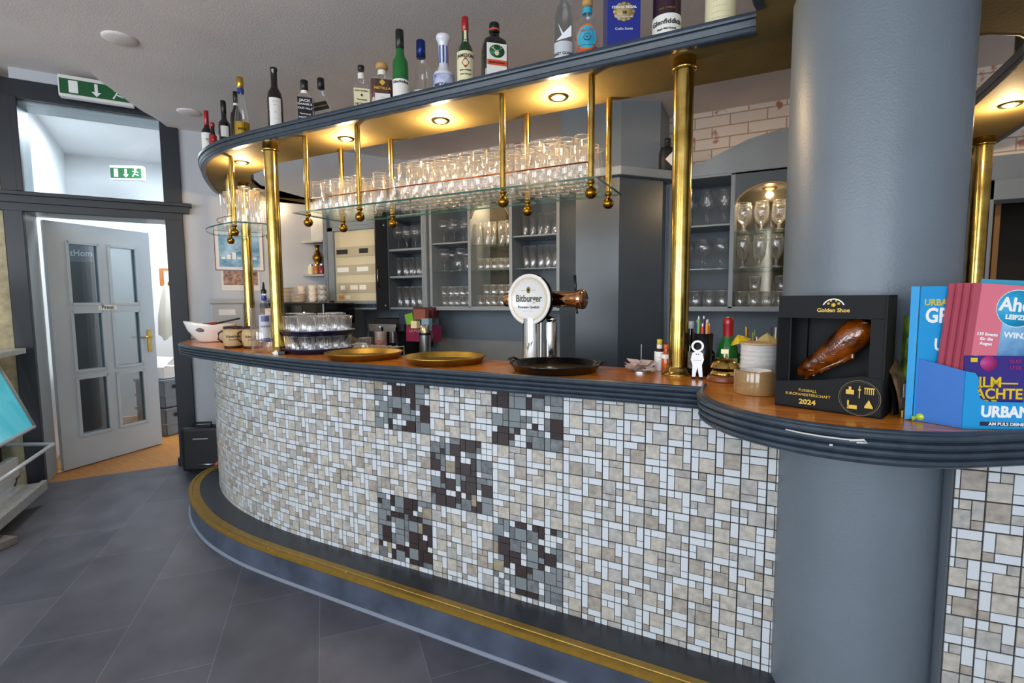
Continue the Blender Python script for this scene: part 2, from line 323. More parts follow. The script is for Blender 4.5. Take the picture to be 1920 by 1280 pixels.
# open door leaf
hp = Vector((-5.335, 2.02)); fp = Vector((-5.475, 2.885)); ang = math.atan2(fp.y-hp.y, fp.x-hp.x)
door = bpy.data.objects.new('door_1', None); C.objects.link(door); door.location = (hp.x, hp.y, .006); door.rotation_euler = (0, 0, ang); door['kind'] = 'structure'
DW = .875; ZZ = [(.27, .78), (.84, 1.36), (1.43, 1.96)]; XX = [(.15, .40), (.485, .735)]
m = MB(); xs = [0, .15, .40, .485, .735, DW]; zs = [0, .27, .78, .84, 1.36, 1.43, 1.96, 2.125]
for i in range(5):
    for j in range(7):
        if i in (1, 3) and j in (1, 3, 5): continue
        m.box(xs[i], xs[i+1], -.02, .02, zs[j], zs[j+1])
m.build('door_leaf', doorm, door)
for x0, x1 in XX:
    for z0, z1 in ZZ:
        m = MB()
        for sgn in (-1, 1):
            y0, y1 = sorted((sgn*.018, sgn*.03))
            m.box(x0-.012, x0+.012, y0, y1, z0-.012, z1+.012); m.box(x1-.012, x1+.012, y0, y1, z0-.012, z1+.012); m.box(x0, x1, y0, y1, z0-.012, z0+.012); m.box(x0, x1, y0, y1, z1-.012, z1+.012)
        fr = m.build('pane_moulding', doorm, door)
        m = MB(); m.box(x0, x1, -.003, .003, z0, z1); m.build('pane', GLD, fr)
m = MB(); m.box(.79, .83, -.027, -.02, .95, 1.17); m.tube([(.81, -.03, 1.1), (.81, -.06, 1.1), (.80, -.065, 1.1), (.70, -.065, 1.1)], .009); m.build('door_handle', brass, door)
m = MB(); m.box(.365, .525, -.0235, -.02, 1.375, 1.42); m.cur = 1; m.text('Privat', .045, TT(.445, -.0245, 1.397), bold=.0006); m.build('door_sign', [paper, ink], door)
# emergency exit signs
def exit_sign(loc, rz, w, label):
    t = thing('exit_sign', label, 'sign', loc, rz); m = MB(); m.box(-w/2, w/2, -.05, .02, -.08, .08); m.build('housing', white, t, bevel=.006)
    m = MB(); m.box(-w/2+.01, w/2-.01, -.056, -.05, -.06, .05); m.build('panel', mat('exit_green', '0d5a2e', .4), t)
    m = MB(); m.box(-w*.36, -w*.24, -.059, -.056, -.05, .04)
    m.box(-.01, .01, -.059, -.056, -.03, .04); m.prism([(-.03, -.02), (.03, -.02), (0, -.055)], -.059, -.056, RX.inverted() @ Matrix.Identity(4)) if 0 else None
    m.add([(-.03, -.058, -.02), (.03, -.058, -.02), (0, -.058, -.055)], [(0, 2, 1)])
    x = w*.3; m.ball(.014, (x, -.057, .035), 10, (1, .1, 1))
    for a, b, c, d in ((0, .02, -.015, -.015), (-.015, -.015, .03, -.03), (-.015, -.015, -.035, -.05), (0, .01, .03, 0), (0, .01, -.03, .015)): m.tube([(x+a, -.057, b), (x+c, -.057, d)], .006, 6)
    m.build('pictogram', inkw, t); return t
p = wp(.52, -.10); exit_sign((p[0], p[1], 3.10), math.atan2(D.y, D.x), .46, 'green emergency exit sign hanging above the dark framed doorway')
p = az(278, 292, 2.95)
exit_sign((-6.55, 3.30, 2.92), math.radians(34), .34, 'green exit sign on white wall seen through the transom glass')
# round blanking covers in the soffit
for i, (u, v) in enumerate(((225, 72), (355, 210))):
    q = az(u, v, SOF); m = MB(); m.lathe([(0, 0), (.07, 0), (.085, .008), (.085, .012)], 28, Matrix.Translation((0, 0, -.012)))
    o = m.build('ceiling_cover', ceilm); o.location = (q.x, q.y, SOF); tag(o, ('round grey blanking cover in the ceiling nearest the picture top', 'round grey blanking cover in the ceiling above the leftmost shelf bottles')[i], 'cover')
# back room things
def crate(loc, rz, label):
    t = thing('storage_crate', label, 'crate', loc, rz, 'grey crates behind the open door'); g = mat('grey_crate_plastic', '7b8894', .5)
    m = MB(); w, d, h = .4, .3, .30
    m.box(-w/2, w/2, -d/2, d/2, 0, .01); 
    for y in (-d/2, d/2-.01): m.box(-w/2, w/2, y, y+.01, 0, h)
    for x in (-w/2, w/2-.01): m.box(x, x+.01, -d/2, d/2, 0, h)
    m.build('crate_body', g, t)
    m = MB(); m.box(-w/2-.012, w/2+.012, -d/2-.012, d/2+.012, h-.02, h); m.box(-w/2-.01, w/2+.01, -d/2-.01, d/2+.01, .12, .135)
    for x in (-.12, 0, .12): m.box(x-.006, x+.006, -d/2-.01, -d/2, 0, h)
    m.build('rim', g, t)
    m = MB(); m.box(-.06, .06, -d/2-.014, -d/2-.011, .2, .24); m.box(w/2+.011, w/2+.014, -.06, .06, .2, .24); m.build('hand_slot', blackm, t)
cx, cy = -5.93, 3.18
crate((cx, cy, .0), .2, 'grey plastic crate on the wooden floor behind the door, bottom of two')
crate((cx, cy, .31), .2, 'grey plastic crate stacked on another behind the open door')
t = thing('cardboard_box', 'open white cardboard box lying on the upper grey crate', 'box', (cx, cy, .62), .25)
m = MB(); m.box(-.15, .15, -.11, .11, 0, .12); m.build('carton', paper, t)
m = MB(); m.add([(-.15, -.11, .12), (.15, -.11, .12), (.15, .02, .22), (-.15, .02, .22), (-.15, -.11, .123), (.15, -.11, .123), (.15, .02, .223), (-.15, .02, .223)], [(0, 1, 2, 3), (4, 7, 6, 5), (0, 4, 5, 1), (2, 6, 7, 3)]); m.build('flap', paper, t)
t = thing('coat_rack', 'orange wooden wall coat rack in the back room', 'coat rack', (-6.28, 3.62, 1.72), math.radians(34)); wd = mat('orange_wood', 'b8743e', .5)
m = MB(); m.box(-.2, .2, -.02, .0, .1, .13); m.box(-.2, .2, -.02, 0, -.08, -.05); m.box(-.2, -.16, -.02, 0, -.05, .1); m.box(.16, .2, -.02, 0, -.05, .1); m.build('rail', wd, t)
for x in (-.08, .06): m = MB(); m.tube([(x, -.02, -.06), (x, -.06, -.07), (x, -.07, -.03)], .006, 6); m.build('hook', brassd, t)
def cloth(name, label, loc, w, h, mt):
    m = MB(); N = 26; K = 14; vs = []
    for j in range(K+1):
        f = j/K; r = w*(.12+.88*min(1, f*1.6)**.7)
        for i in range(N): a = 2*PI*i/N; q = r*(1+.16*math.sin(a*5+f*2)+.08*math.sin(a*9)); vs.append((q*math.cos(a), q*math.sin(a)*.35, -h*f*(1+.05*math.sin(a*3))))
    m.smooth = True; m.add(vs, [(j*N+i, (j+1)*N+i, (j+1)*N+(i+1) % N, j*N+(i+1) % N) for j in range(K) for i in range(N)])
    o = m.build(name, mt); o.location = loc; return tag(o, label, 'clothing')
cloth('hanging_apron', 'cream apron hanging from the orange wall rack', (-6.06, 3.35, 1.66), .14, .62, mat('cream_cloth', 'd8d2c4', .9))
cloth('hanging_towel', 'pale blue towel hanging beside the cream apron', (-6.1, 3.52, 1.45), .10, .5, mat('pale_blue_cloth', '8a90b8', .9))
t = thing('radiator', 'white ribbed radiator seen through the glazed door', 'radiator', (-5.83, 2.30, .35), math.radians(152))
m = MB()
for i in range(9): m.tube([(-.36+i*.085, 0, 0), (-.36+i*.085, 0, .62)], .026, 10)
m.build('column_section', mat('radiator_cream', 'd9d6cc', .4), t); m = MB(); m.tube([(-.4, 0, .03), (.36, 0, .03)], .02, 8); m.tube([(-.4, 0, .59), (.36, 0, .59)], .02, 8); m.tube([(-.4, 0, .03), (-.4, 0, -.34)], .012, 8); m.build('pipe', mat('radiator_cream', 'd9d6cc', .4), t)
t = thing('storage_rack', 'dark shelf of boxes seen through the upper door panes', 'shelf', (-6.62, 2.92, 0), math.radians(152))
m = MB(); m.box(-.55, .55, -.05, .3, 1.33, 1.36); m.box(-.55, .55, -.05, .3, 1.0, 1.03); m.box(-.55, -.5, -.05, .3, 0, 2.0); m.box(.5, .55, -.05, .3, 0, 2.0); m.build('frame', blackm, t)
for i, (x, w, h, mt) in enumerate(((-.35, .2, .18, blackm), (-.1, .18, .25, mat('dark_grey_card', '3c3e44', .7)), (.2, .24, .3, mat('brown_card', '8f6a45', .8)), (.4, .12, .2, paper))):
    m = MB(); m.box(x-w/2, x+w/2, 0, .25, 1.362, 1.362+h); o = m.build('storage_box', mt); o.location = (-6.62, 2.92, 0); o.rotation_euler = (0, 0, math.radians(152)); tag(o, ('black box on the dark rack behind the door glass, leftmost', 'dark grey box second on the rack behind the door glass', 'brown cardboard box on the rack behind the door glass', 'small white box at the right of the rack behind the door')[i], 'box')
t = thing('wall_sign', 'white lettered sign seen through the top left door pane', 'sign', (-5.9, 2.45, 1.92), math.radians(68))
m = MB(); m.box(-.17, .17, 0, .01, -.08, .1); m.build('board', mat('grey_board', '6d757c', .5), t); m = MB(); m.text('SweetHome', .085, TT(0, -.003, 0), bold=.001, sx=.8); m.build('lettering', inkw, t)
# display stand left of the door
t = thing('display_case', 'white framed display case with tilted turquoise glass left of the door', 'display case', (-4.79, 1.29, 0), math.radians(143))
frm = mat('pale_grey_metal', 'b9bfc2', .3); 
m = MB(); m.box(-.9, .05, -.38, .28, .12, .16); m.box(-.9, .07, -.40, -.37, .10, .17); m.build('base_shelf', mat('grey_stone', '9b9c9a', .3, noise=.2, scale=30), t, bevel=.004)
m = MB(); m.box(-.9, .40, -.24, .28, 1.07, 1.11); m.build('stone_shelf', mat('grey_stone', '9b9c9a', .3, noise=.2, scale=30), t, bevel=.004)
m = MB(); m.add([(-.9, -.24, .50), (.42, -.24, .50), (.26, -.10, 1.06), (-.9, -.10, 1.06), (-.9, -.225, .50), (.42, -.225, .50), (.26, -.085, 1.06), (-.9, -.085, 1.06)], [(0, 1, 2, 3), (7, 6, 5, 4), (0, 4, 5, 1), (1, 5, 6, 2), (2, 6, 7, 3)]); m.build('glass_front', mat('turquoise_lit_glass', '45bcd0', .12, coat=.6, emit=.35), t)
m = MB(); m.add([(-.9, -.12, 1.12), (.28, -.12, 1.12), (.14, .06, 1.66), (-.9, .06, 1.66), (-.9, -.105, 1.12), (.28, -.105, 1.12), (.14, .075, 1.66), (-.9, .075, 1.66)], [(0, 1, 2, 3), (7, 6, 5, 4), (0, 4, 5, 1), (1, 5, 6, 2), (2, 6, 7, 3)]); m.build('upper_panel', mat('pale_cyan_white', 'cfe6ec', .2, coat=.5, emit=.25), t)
m = MB(); m.tube([(.28, -.12, 1.12), (.14, .06, 1.66)], .02); m.tube([(.42, -.24, .50), (.26, -.10, 1.06)], .014); m.tube([(-.9, -.24, .5), (.42, -.24, .5)], .014); m.tube([(-.9, -.36, .36), (.36, -.36, .36), (.34, -.1, .40)], .014); m.build('frame', frm, t)
m = MB(); m.tube([(.22, -.08, 1.34), (.27, -.13, 1.24), (.27, -.13, 1.16)], .012); m.build('handle', white, t)
m = MB(); m.box(-.9, .40, .2, .28, .16, 1.06); m.box(.36, .40, -.05, .28, .16, 1.06); m.build('side_panel', blackm, t)
m = MB(); m.box(-.9, .16, -.22, -.17, .16, .34); m.build('drawer', frm, t)
m = MB(); m.tube([(-.1, -.28, .2), (.0, -.27, .23), (.08, -.25, .22), (.12, -.2, .17)], .005, 6); m.build('cable', blackm, t)
m = MB(); m.box(-.14, .14, -.06, .06, 0, .045); o = m.build('wooden_wedge', mat('grey_weathered_wood', '76706c', .7, noise=.2), bevel=.004); q = az(6, 985, .02); o.location = (-4.10, 1.17, 0); o.rotation_euler = (0, 0, .3); tag(o, 'small grey wood block on the floor by the display case', 'block')
# posters
def poster(name, label, s, z0, z1, w, build):
    t = thing(name, label, 'poster', (*wp(s, -.004), z0), math.atan2(D.y, D.x)); build(t, w, z1-z0); return t
def p1(t, w, h):
    m = MB(); m.box(-w/2, w/2, -.004, 0, 0, h); m.build('sheet', paper, t)
    m = MB(); m.box(-w/2+.03, w/2-.03, -.006, -.004, .03, h-.03); m.build('picture', mat('sky_harbour_print', '2f8ec4', .5, noise=.3, scale=9, h2='a9cbdc'), t)
    m = MB(); 
    for i in range(7): m.box(-w/2+.05+i*.042, -w/2+.08+i*.042, -.0075, -.006, .1, .12+.02*(i % 3))
    m.tube([(-w/2+.04, -.007, .13), (0, -.007, .18), (w/2-.04, -.007, .14)], .0018, 6); m.build('skyline', inkw, t)
    m = MB(); 
    for x in (-w/2, w/2): m.box(x-.003, x+.003, -.006, 0, 0, h)
    for z in (0, h): m.box(-w/2, w/2, -.006, 0, z-.003, z+.003)
    m.build('border', mat('mauve', '6e4c58', .5), t)
poster('calendar_poster', 'poster of a blue harbour scene on the grey wall behind brass post', 1.45, 1.735, 2.085, .39, p1)
def p2(t, w, h):
    m = MB(); m.box(-w/2, w/2, -.003, 0, 0, h); m.build('sheet', paper, t)
    m = MB(); m.box(-w/2+.015, w/2-.015, -.005, -.003, .05, h); m.build('picture', mat('dark_food_print', '3a2422', .4, noise=.6, scale=30, h2='b08a78'), t)
poster('food_photo_print', 'photo print in dark reds pinned below the harbour poster', 1.45, 1.55, 1.727, .31, p2)
# ================================================================== COLUMN
cxy = (.295, 1.93)
m = MB(); m.cyl(.231, 0, SOF, 72); o = m.build('round_column', colm); o.location = (*cxy, 0); o['kind'] = 'structure'; o.name = 'trim_3'
# ================================================================== BAR COUNTER
CT = 1.14
bar = thing('bar_counter', 'curved bar counter with mosaic front, wooden top and dark ribbed edge', 'bar counter', (0, 0, 0))
cpath = [tuple(p) for p in smoothpath([(-4.37, 2.85), (-4.34, 2.74), (-4.2, 2.5), (-4.0, 2.31), (-3.8, 2.18), (-3.5, 2.085), (-3.1, 2.01), (-2.6, 1.915), (-2.15, 1.85), (-1.7, 1.826)], 4)][:-1] + [(-1.7, 1.826), (-.172, 1.826)]
bump = arc(.225, 1.79, .395, 183, 303, 30)
bump += [tuple(p) for p in smoothpath([bump[-1], (.6, 1.56), (.8, 1.68), (1.0, 1.72), (1.25, 1.8), (1.3, 2.1)], 4)][1:] + [(1.3, 4.2)]
outer = cpath + bump
inner = [(.92, 4.2), (.92, 2.6), (.82, 2.35), (.6, 2.24), (-2.1, 2.24), (-2.3, 2.42), (-2.7, 2.55), (-3.3, 2.62), (-3.7, 2.72), (-4.1, 2.90)]
m = MB(); m.prism([(x, y) for x, y in outer]+inner, CT-.04, CT); m.build('counter_top', wood, bar)
def ribs(z0, z1, n=4, out=.006):
    pr = [(-.012, z0), (0, z0)]; h = (z1-z0)/n
    for i in range(n): a = z0+i*h; o_ = out*(1+.5*i); pr += [(o_, a+.004), (o_+.003, a+h*.5), (o_, a+h-.004), (o_-.007, a+h-.001)]
    return pr + [(.008, z1+.002), (.003, z1+.005), (-.004, z1+.005), (-.006, z1)]
m = MB(); m.smooth = False
m.sweep(cpath, ribs(1.065, CT)); m.sweep([(-.17, 1.9), (-.17, 1.8)]+bump[1:], ribs(1.06, CT))
m.build('edge_moulding', mould, bar)
m = MB(); m.tube([(-.20+.02*i, 1.45, 1) for i in range(1)]+[(0, 0, 0)], .001) if 0 else None
ch = mat('bare_wood_chip', 'cfc9c4', .8)
def chip(pts, w, name='paint_chip'):
    m = MB(); m.tube(pts, w, 6); m.build(name, ch, bar)
def onb(deg, z, off=.012): a = math.radians(deg); return (.225+(.395+off)*math.cos(a), 1.79+(.395+off)*math.sin(a), z)
chip([onb(247, 1.119), onb(252, 1.117), onb(258, 1.116), onb(264, 1.116), onb(268, 1.117)], .0022)
chip([onb(266, 1.115), onb(270, 1.119), onb(271, 1.113), onb(268, 1.111)], .003)
chip([onb(260.5, 1.098), onb(261.5, 1.098)], .003)
# structure under the top
tpath = [tuple(p) for p in smoothpath([(-3.95, 2.72), (-3.83, 2.52), (-3.62, 2.31), (-3.35, 2.135), (-3.05, 2.01), (-2.75, 1.935), (-2.45, 1.895), (-2.2, 1.882), (-2.0, 1.88)], 5)] + [(.12, 1.88)]
tpath2 = [(.484, 1.715), (.75, 1.735), (1.2, 1.80), (1.24, 2.3)]
m = MB(); m.prism([(x, y+.012) for x, y in tpath]+[(.3, 1.9), (.486, 1.9), (.486, 1.735), (.75, 1.75), (1.2, 1.82), (1.2, 4.2), (1.0, 4.2), (1.0, 2.35), (.7, 2.15), (-2.2, 2.15), (-3.2, 2.5), (-3.7, 2.95)], 0, CT-.04); m.build('carcass', cabm, bar)
# mosaic
def mosaic(path, zlo, zhi, patches, name, x_off=0):
    P = [Vector(p) for p in path]; L = [0]
    for a, b in zip(P, P[1:]): L.append(L[-1]+(b-a).length)
    def at(s):
        s = min(max(s, 0), L[-1]-1e-6)
        for i in range(len(P)-1):
            if s <= L[i+1]: d = (P[i+1]-P[i]).normalized(); return P[i]+d*(s-L[i]), Vector((d.y, -d.x))
    def n_at(s): return (at(s-.03)[1]+at(s+.03)[1]).normalized()
    m = MB(); U = .0275; Bk = 3*U; R = random.Random(3)
    nb = int(L[-1]/Bk); s_end = L[-1]
    def slab(s0, s1, z0, z1, mi, th=.004):
        m.cur = mi; vs = []
        for o in (0, th):
            for s, z in ((s0, z0), (s1, z0), (s1, z1), (s0, z1)):
                p, _ = at(s); n = n_at(s); q = p+n*(.002+o); vs.append((q.x, q.y, z))
        m.add(vs, [(4, 5, 6, 7), (0, 1, 5, 4), (1, 2, 6, 5), (2, 3, 7, 6), (3, 0, 4, 7)])
    # grout backing
    m.cur = 0; vs = []
    k = max(2, int(L[-1]/.05))
    for i in range(k+1):
        s = L[-1]*i/k; p, _ = at(s); n = n_at(s); q = p+n*.0015; vs += [(q.x, q.y, zlo), (q.x, q.y, zhi)]
    m.add(vs, [(2*i, 2*i+2, 2*i+3, 2*i+1) for i in range(k)])
    lay = [[(0, 0, 2, 2, 's'), (2, 0, 3, 1, 'c'), (2, 1, 3, 3, 'w'), (0, 2, 1, 3, 'w'), (1, 2, 2, 3, 'c')],
           [(1, 1, 3, 3, 's'), (0, 1, 1, 3, 'w'), (0, 0, 1, 1, 'c'), (1, 0, 3, 1, 'w')],
           [(0, 1, 2, 3, 's'), (2, 2, 3, 3, 'w'), (2, 1, 3, 2, 'c'), (0, 0, 2, 1, 'w'), (2, 0, 3, 1, 'w')],
           [(1, 0, 3, 2, 's'), (0, 0, 1, 2, 'w'), (0, 2, 1, 3, 'w'), (1, 2, 3, 3, 'w')],
           [(1, 0, 3, 2, 's'), (0, 0, 1, 1, 'w'), (0, 1, 1, 2, 'c'), (0, 2, 2, 3, 'w'), (2, 2, 3, 3, 'c')]]
    nz_ = int((zhi-zlo)/Bk)+1; g = .0014
    for i in range(nb+1):
        for j in range(nz_):
            s0 = s_end-(i+1)*Bk; zt = zhi-j*Bk; z0 = zt-Bk
            c = at(max(s0+Bk/2, 0))[0]; zc = z0+Bk/2
            dark = any(a-.01 < c.x < b+.01 and d < zc < e for a, b, d, e in patches) and c.y < 1.9
            ly = lay[(i*2+j*3+R.randrange(2)) % 5]
            if dark: ly = R.choice([[(a*1.0, b*1.0, a+1, b+1, 'x') for a in (0, 1, 2) for b in (0, 1, 2)] if R.random() < .15 else l for l in lay])
            for a, b, c2, d2, kd in ly:
                x0, x1, y0, y1 = s0+a*U+g, s0+c2*U-g, z0+b*U+g, z0+d2*U-g
                x0 = max(x0, .001)
                if x1 < .006 or y1 < zlo+.004: continue
                y0 = max(y0, zlo)
                if a == 0: x0 += .0016
                if b == 0: y0 += .0016
                if dark:
                    big = (c2-a)*(d2-b) >= 2
                    mi = R.choice([5, 5, 5, 5, 6, 6, 6, 7, 7, 8] if big else [1, 1, 6, 6, 6, 7, 5, 5])
                    if not big and R.random() < .35: mi = 1
                elif kd == 's': mi = R.choice([2, 2, 2, 3, 3, 4])
                elif kd == 'w': mi = 1 if R.random() > .06 else 3
                else: mi = R.choice([1, 2, 3, 4, 4, 3])
                slab(x0, x1, y0, y1, mi)
    def stone(n, a, b): return mat(n, a, .32, noise=.1, scale=45, h2=b, detail=8)
    m.build(name, [mat('dark_grout', '302f2d', .8), mat('white_ceramic_tile', 'd2d7db', .12, coat=.5), stone('beige_stone_tile', 'aca69c', 'c4bdb1'), stone('grey_stone_tile', 'a09e99', 'b8b4ae'), stone('taupe_stone_tile', '968e84', 'aea59a'),
                   mat('dark_brown_tile', '3a3030', .2, coat=.3), mat('grey_glass_tile', '7e8588', .15, coat=.5), stone('slate_tile', '63686a', '7b8082'), stone('ochre_stone_tile', '8a8274', 'a0957c'), mat('copper_tile', 'a06f50', .25)], bar)
mosaic(tpath, .14, 1.07, [(-1.715, -1.385, .80, 1.06), (-1.05, -.72, .80, 1.06), (-1.385, -1.05, .46, .79), (-1.715, -1.385, .14, .46), (-1.05, -.72, .14, .46)], 'mosaic_front')
mosaic(tpath2, .14, 1.07, [], 'mosaic_front')
# footrest step
ppath = [tuple(p) for p in smoothpath([(-3.86, 2.7), (-3.88, 2.5), (-3.84, 2.34), (-3.74, 2.19), (-3.56, 2.04), (-3.3, 1.90), (-2.95, 1.775), (-2.6, 1.71), (-2.3, 1.69), (-2.0, 1.685)], 5)] + [(.3, 1.665)]
ppath += [tuple(p) for p in smoothpath([(.3, 1.665), (.6, 1.5), (.9, 1.5), (1.3, 1.55)], 4)][1:]
m = MB(); m.prism(ppath+[(1.3, 2), (.3, 2.1), (-2.3, 2.2), (-3.4, 2.6), (-3.7, 2.9)], .004, .137); m.cur = 1
m.prism(ppath+[(1.3, 1.9), (.3, 1.95), (-2.3, 1.95), (-3.2, 2.2), (-3.8, 2.75)], .137, .1395)
m.build('footrest_step', [stepm, stept], bar)
m = MB(); m.sweep(ppath, [(-.062, .1395), (-.062, .1425), (-.03, .145), (-.028, .142), (-.018, .142), (-.016, .146), (-.002, .147), (.005, .143), (.006, .128), (.001, .122)]); m.build('brass_nosing', nose, bar)
m = MB(); m.sweep(ppath, [(0, .012), (.003, .012), (.012, .003), (.012, .0)]); m.build('base_trim', mat('grey_sealant', '7a8290', .5), bar)
for x in (-2.3, -1.75, -1.1, -.6): m = MB(); m.ball(.004, (x, 1.70, .1465), 8, (1, 1, .4)); m.build('screw', chrome, bar)
# back work top of the counter
# ================================================================== CANOPY SHELF
can = thing('canopy_shelf', 'dark edged bottle shelf hung above the bar following its curve', 'overhead shelf', (0, 0, 0)); Z0, Z1 = 2.38, 2.44
kp = [tuple(p) for p in smoothpath([(-4.34, 2.95), (-4.22, 2.78), (-4.0, 2.58), (-3.72, 2.36), (-3.42, 2.17), (-3.1, 2.06), (-2.75, 2.025), (-2.4, 2.02)], 5)] + [(-.045, 2.02)]
kb = arc(.29, 1.79, .345, 165, 330, 30)
kb += [(.9, 1.72), (1.26, 1.9), (1.26, 4.05)]
kin = [(1.26, 4.36), (.905, 4.36), (.905, 2.75), (.87, 2.58), (.80, 2.49), (.7, 2.43), (.55, 2.405), (-2.45, 2.40), (-2.95, 2.40), (-3.4, 2.52), (-3.75, 2.78), (-3.97, 3.05), (-4.1, 3.33), (-4.17, 3.6), (-3.93, 3.6)]
kin = kin[:-1] + [wp(2.12, -.01)]
m = MB(); m.prism(kp+kb+kin, Z0+.001, Z0+.045); m.build('top_board', under, can)
pr = [(-.03, Z0-.002), (-.002, Z0-.002), (.002, Z0+.002), (.003, Z0+.014), (.001, Z0+.016), (.004, Z0+.018), (.010, Z0+.036), (.006, Z0+.038), (.006, Z0+.041), (.014, Z0+.043), (.016, Z0+.050), (.014, Z0+.062), (.006, Z0+.066), (-.02, Z0+.064), (-.02, Z0+.04)]
m = MB(); m.sweep(kp, pr); m.sweep(kb, pr)
m.sweep([(1.26, 4.36), (.905, 4.36), (.905, 2.75), (.87, 2.58), (.80, 2.49), (.7, 2.43), (.55, 2.405)], [(-.003, Z0), (.004, Z0+.002), (.004, Z0+.02), (.009, Z0+.023), (.009, Z0+.06), (-.02, Z0+.06)])
m.build('edge_moulding', mould, can)
m = MB(); m.sweep([(-2.95, 2.40), (-3.4, 2.52), (-3.75, 2.78), (-3.97, 3.05), (-4.1, 3.33), wp(2.12, -.01)][::-1], [(0, Z0-.002), (.004, Z0), (.004, Z0+.06), (-.02, Z0+.06)][::1]); m.build('edge_moulding', mould, can)
# downlights
bulbm = mat('lit_warm_bulb', 'ffd08a', emit=14)
def downlight(x, y, z, label, power=9, grp='downlights'):
    t = thing('downlight', label, 'light', (x, y, z)); m = MB(); m.lathe([(.047, .0), (.043, -.006), (.034, -.005), (.030, 0)], 28); m.build('trim_ring', brass, t)
    m = MB(); m.lathe([(0, -.012), (.018, -.010), (.028, -.003), (.030, 0)], 20); m.build('bulb', bulbm, t)
    pointl('lamp', (0, 0, -.045), power, (1, .70, .38), .02, t); return t
for (x, y), lb in zip(((-3.15, 2.27), (-2.17, 2.228), (-1.521, 2.237), (-.867, 2.236), (1.055, 3.33)), ('lit downlight above the small corner glass shelf', 'lit downlight above the stepped ribbed tumblers at the left of the rack', 'lit downlight above the middle of the hanging glass rack', 'lit downlight at the right end of the hanging glass rack', 'lit downlight in the shelf to the right of the column')):
    downlight(x, y, Z0-.001, lb, 11)
q = az(524, 386, Z0); downlight(-4.13, 3.28, Z0-.001, 'lit downlight in the rear wing of the canopy by the corner wall', 6)
# brass posts
def post(x, y, z0, z1, r, label):
    t = thing('brass_post', label, 'column', (x, y, z0)); h = z1-z0
    m = MB(); m.cyl(r, .004, h-.002, 36); m.build('shaft', brass, t)
    m = MB(); m.lathe([(r, .034), (r+.006, .03), (r+.008, .02), (r+.016, .014), (r+.026, .006), (r+.028, 0), (0, 0)], 36); m.build('base_collar', brass, t)
    m = MB(); m.lathe([(r, h-.05), (r+.008, h-.046), (r+.010, h-.038), (r+.005, h-.034), (r+.005, h-.006), (r+.004, h-.001)], 36); m.build('top_collar', brass, t)
post(-.296, 2.115, CT, Z0, .038, 'thick polished brass post right of the beer tower')
post(-2.63, 2.085, CT, Z0, .038, 'thick polished brass post near the left end of the bar')
post(-3.68, 2.66, CT, Z0, .036, 'brass post behind and left of another, in front of the harbour poster')
post(1.143, 3.94, 1.14, Z0, .045, 'brass post far right behind the round column')
def rodset(t, pts, zb, r=.0145):
    for x, y in pts:
        m = MB(); m.cyl(r, zb+.005, Z0, 20, Matrix.Translation((x, y, 0))); rr = m.build('rod', brass, t)
        m = MB(); m.lathe([(0, -.075), (.012, -.073), (.022, -.064), (.026, -.050), (.022, -.036), (.012, -.027), (.008, -.022), (.014, -.012), (.018, -.006), (.014, 0)], 20, Matrix.Translation((x, y, zb))); m.build('finial', brassd, rr)
# hanging rack
GZ = 1.95
rack = thing('hanging_glass_rack', 'long green edged glass shelf hung on brass rods above the bar', 'glass rack', (0, 0, 0))
m = MB(); m.box(-2.40, -.62, 2.035, 2.43, GZ-.004, GZ+.004); m.cur = 1
m.box(-2.402, -.618, 2.033, 2.036, GZ-.004, GZ+.004); m.box(-2.402, -.618, 2.429, 2.432, GZ-.004, GZ+.004); m.box(-.621, -.618, 2.035, 2.43, GZ-.004, GZ+.004); m.box(-2.402, -2.399, 2.035, 2.43, GZ-.004, GZ+.004)
m.build('glass_shelf', [GLG, GLE], rack)
rods = [(x, y) for x in (-2.345, -1.955, -1.082, -.662) for y in (2.09, 2.36)]
rodset(rack, rods, GZ)
m = MB(); m.tube([(-2.345, 2.088, 2.03), (-.662, 2.088, 2.03)], .0035, 8); m.build('rail', copper, rack); m = MB(); m.tube([(-2.345, 2.362, 2.03), (-.662, 2.362, 2.03)], .0035, 8); m.build('rail', copper, rack)
sr = thing('corner_glass_shelf', 'small curved glass shelf hung at the left bend of the canopy', 'glass rack', (0, 0, 0))
sp = [tuple(p) for p in smoothpath([(-3.72, 2.44), (-3.6, 2.3), (-3.4, 2.17), (-3.12, 2.10), (-2.98, 2.085)], 4)] + [(-2.86, 2.30), (-3.0, 2.42), (-3.25, 2.56), (-3.5, 2.66)]
m = MB(); m.prism(sp, GZ-.004, GZ+.004); m.cur = 1; m.sweep(sp+[sp[0]], [(.0005, GZ-.004), (.003, GZ-.003), (.003, GZ+.003), (.0005, GZ+.004)]); m.build('glass_shelf', [GLG, GLE], sr)
rodset(sr, [(-3.10, 2.16), (-3.55, 2.44), (-3.12, 2.44)], GZ)
m = MB(); m.tube([tuple(p)+(2.01,) for p in smoothpath([(-3.10, 2.16), (-3.28, 2.18), (-3.45, 2.28), (-3.55, 2.44)], 4)], .003, 8); m.build('rail', copper, sr)
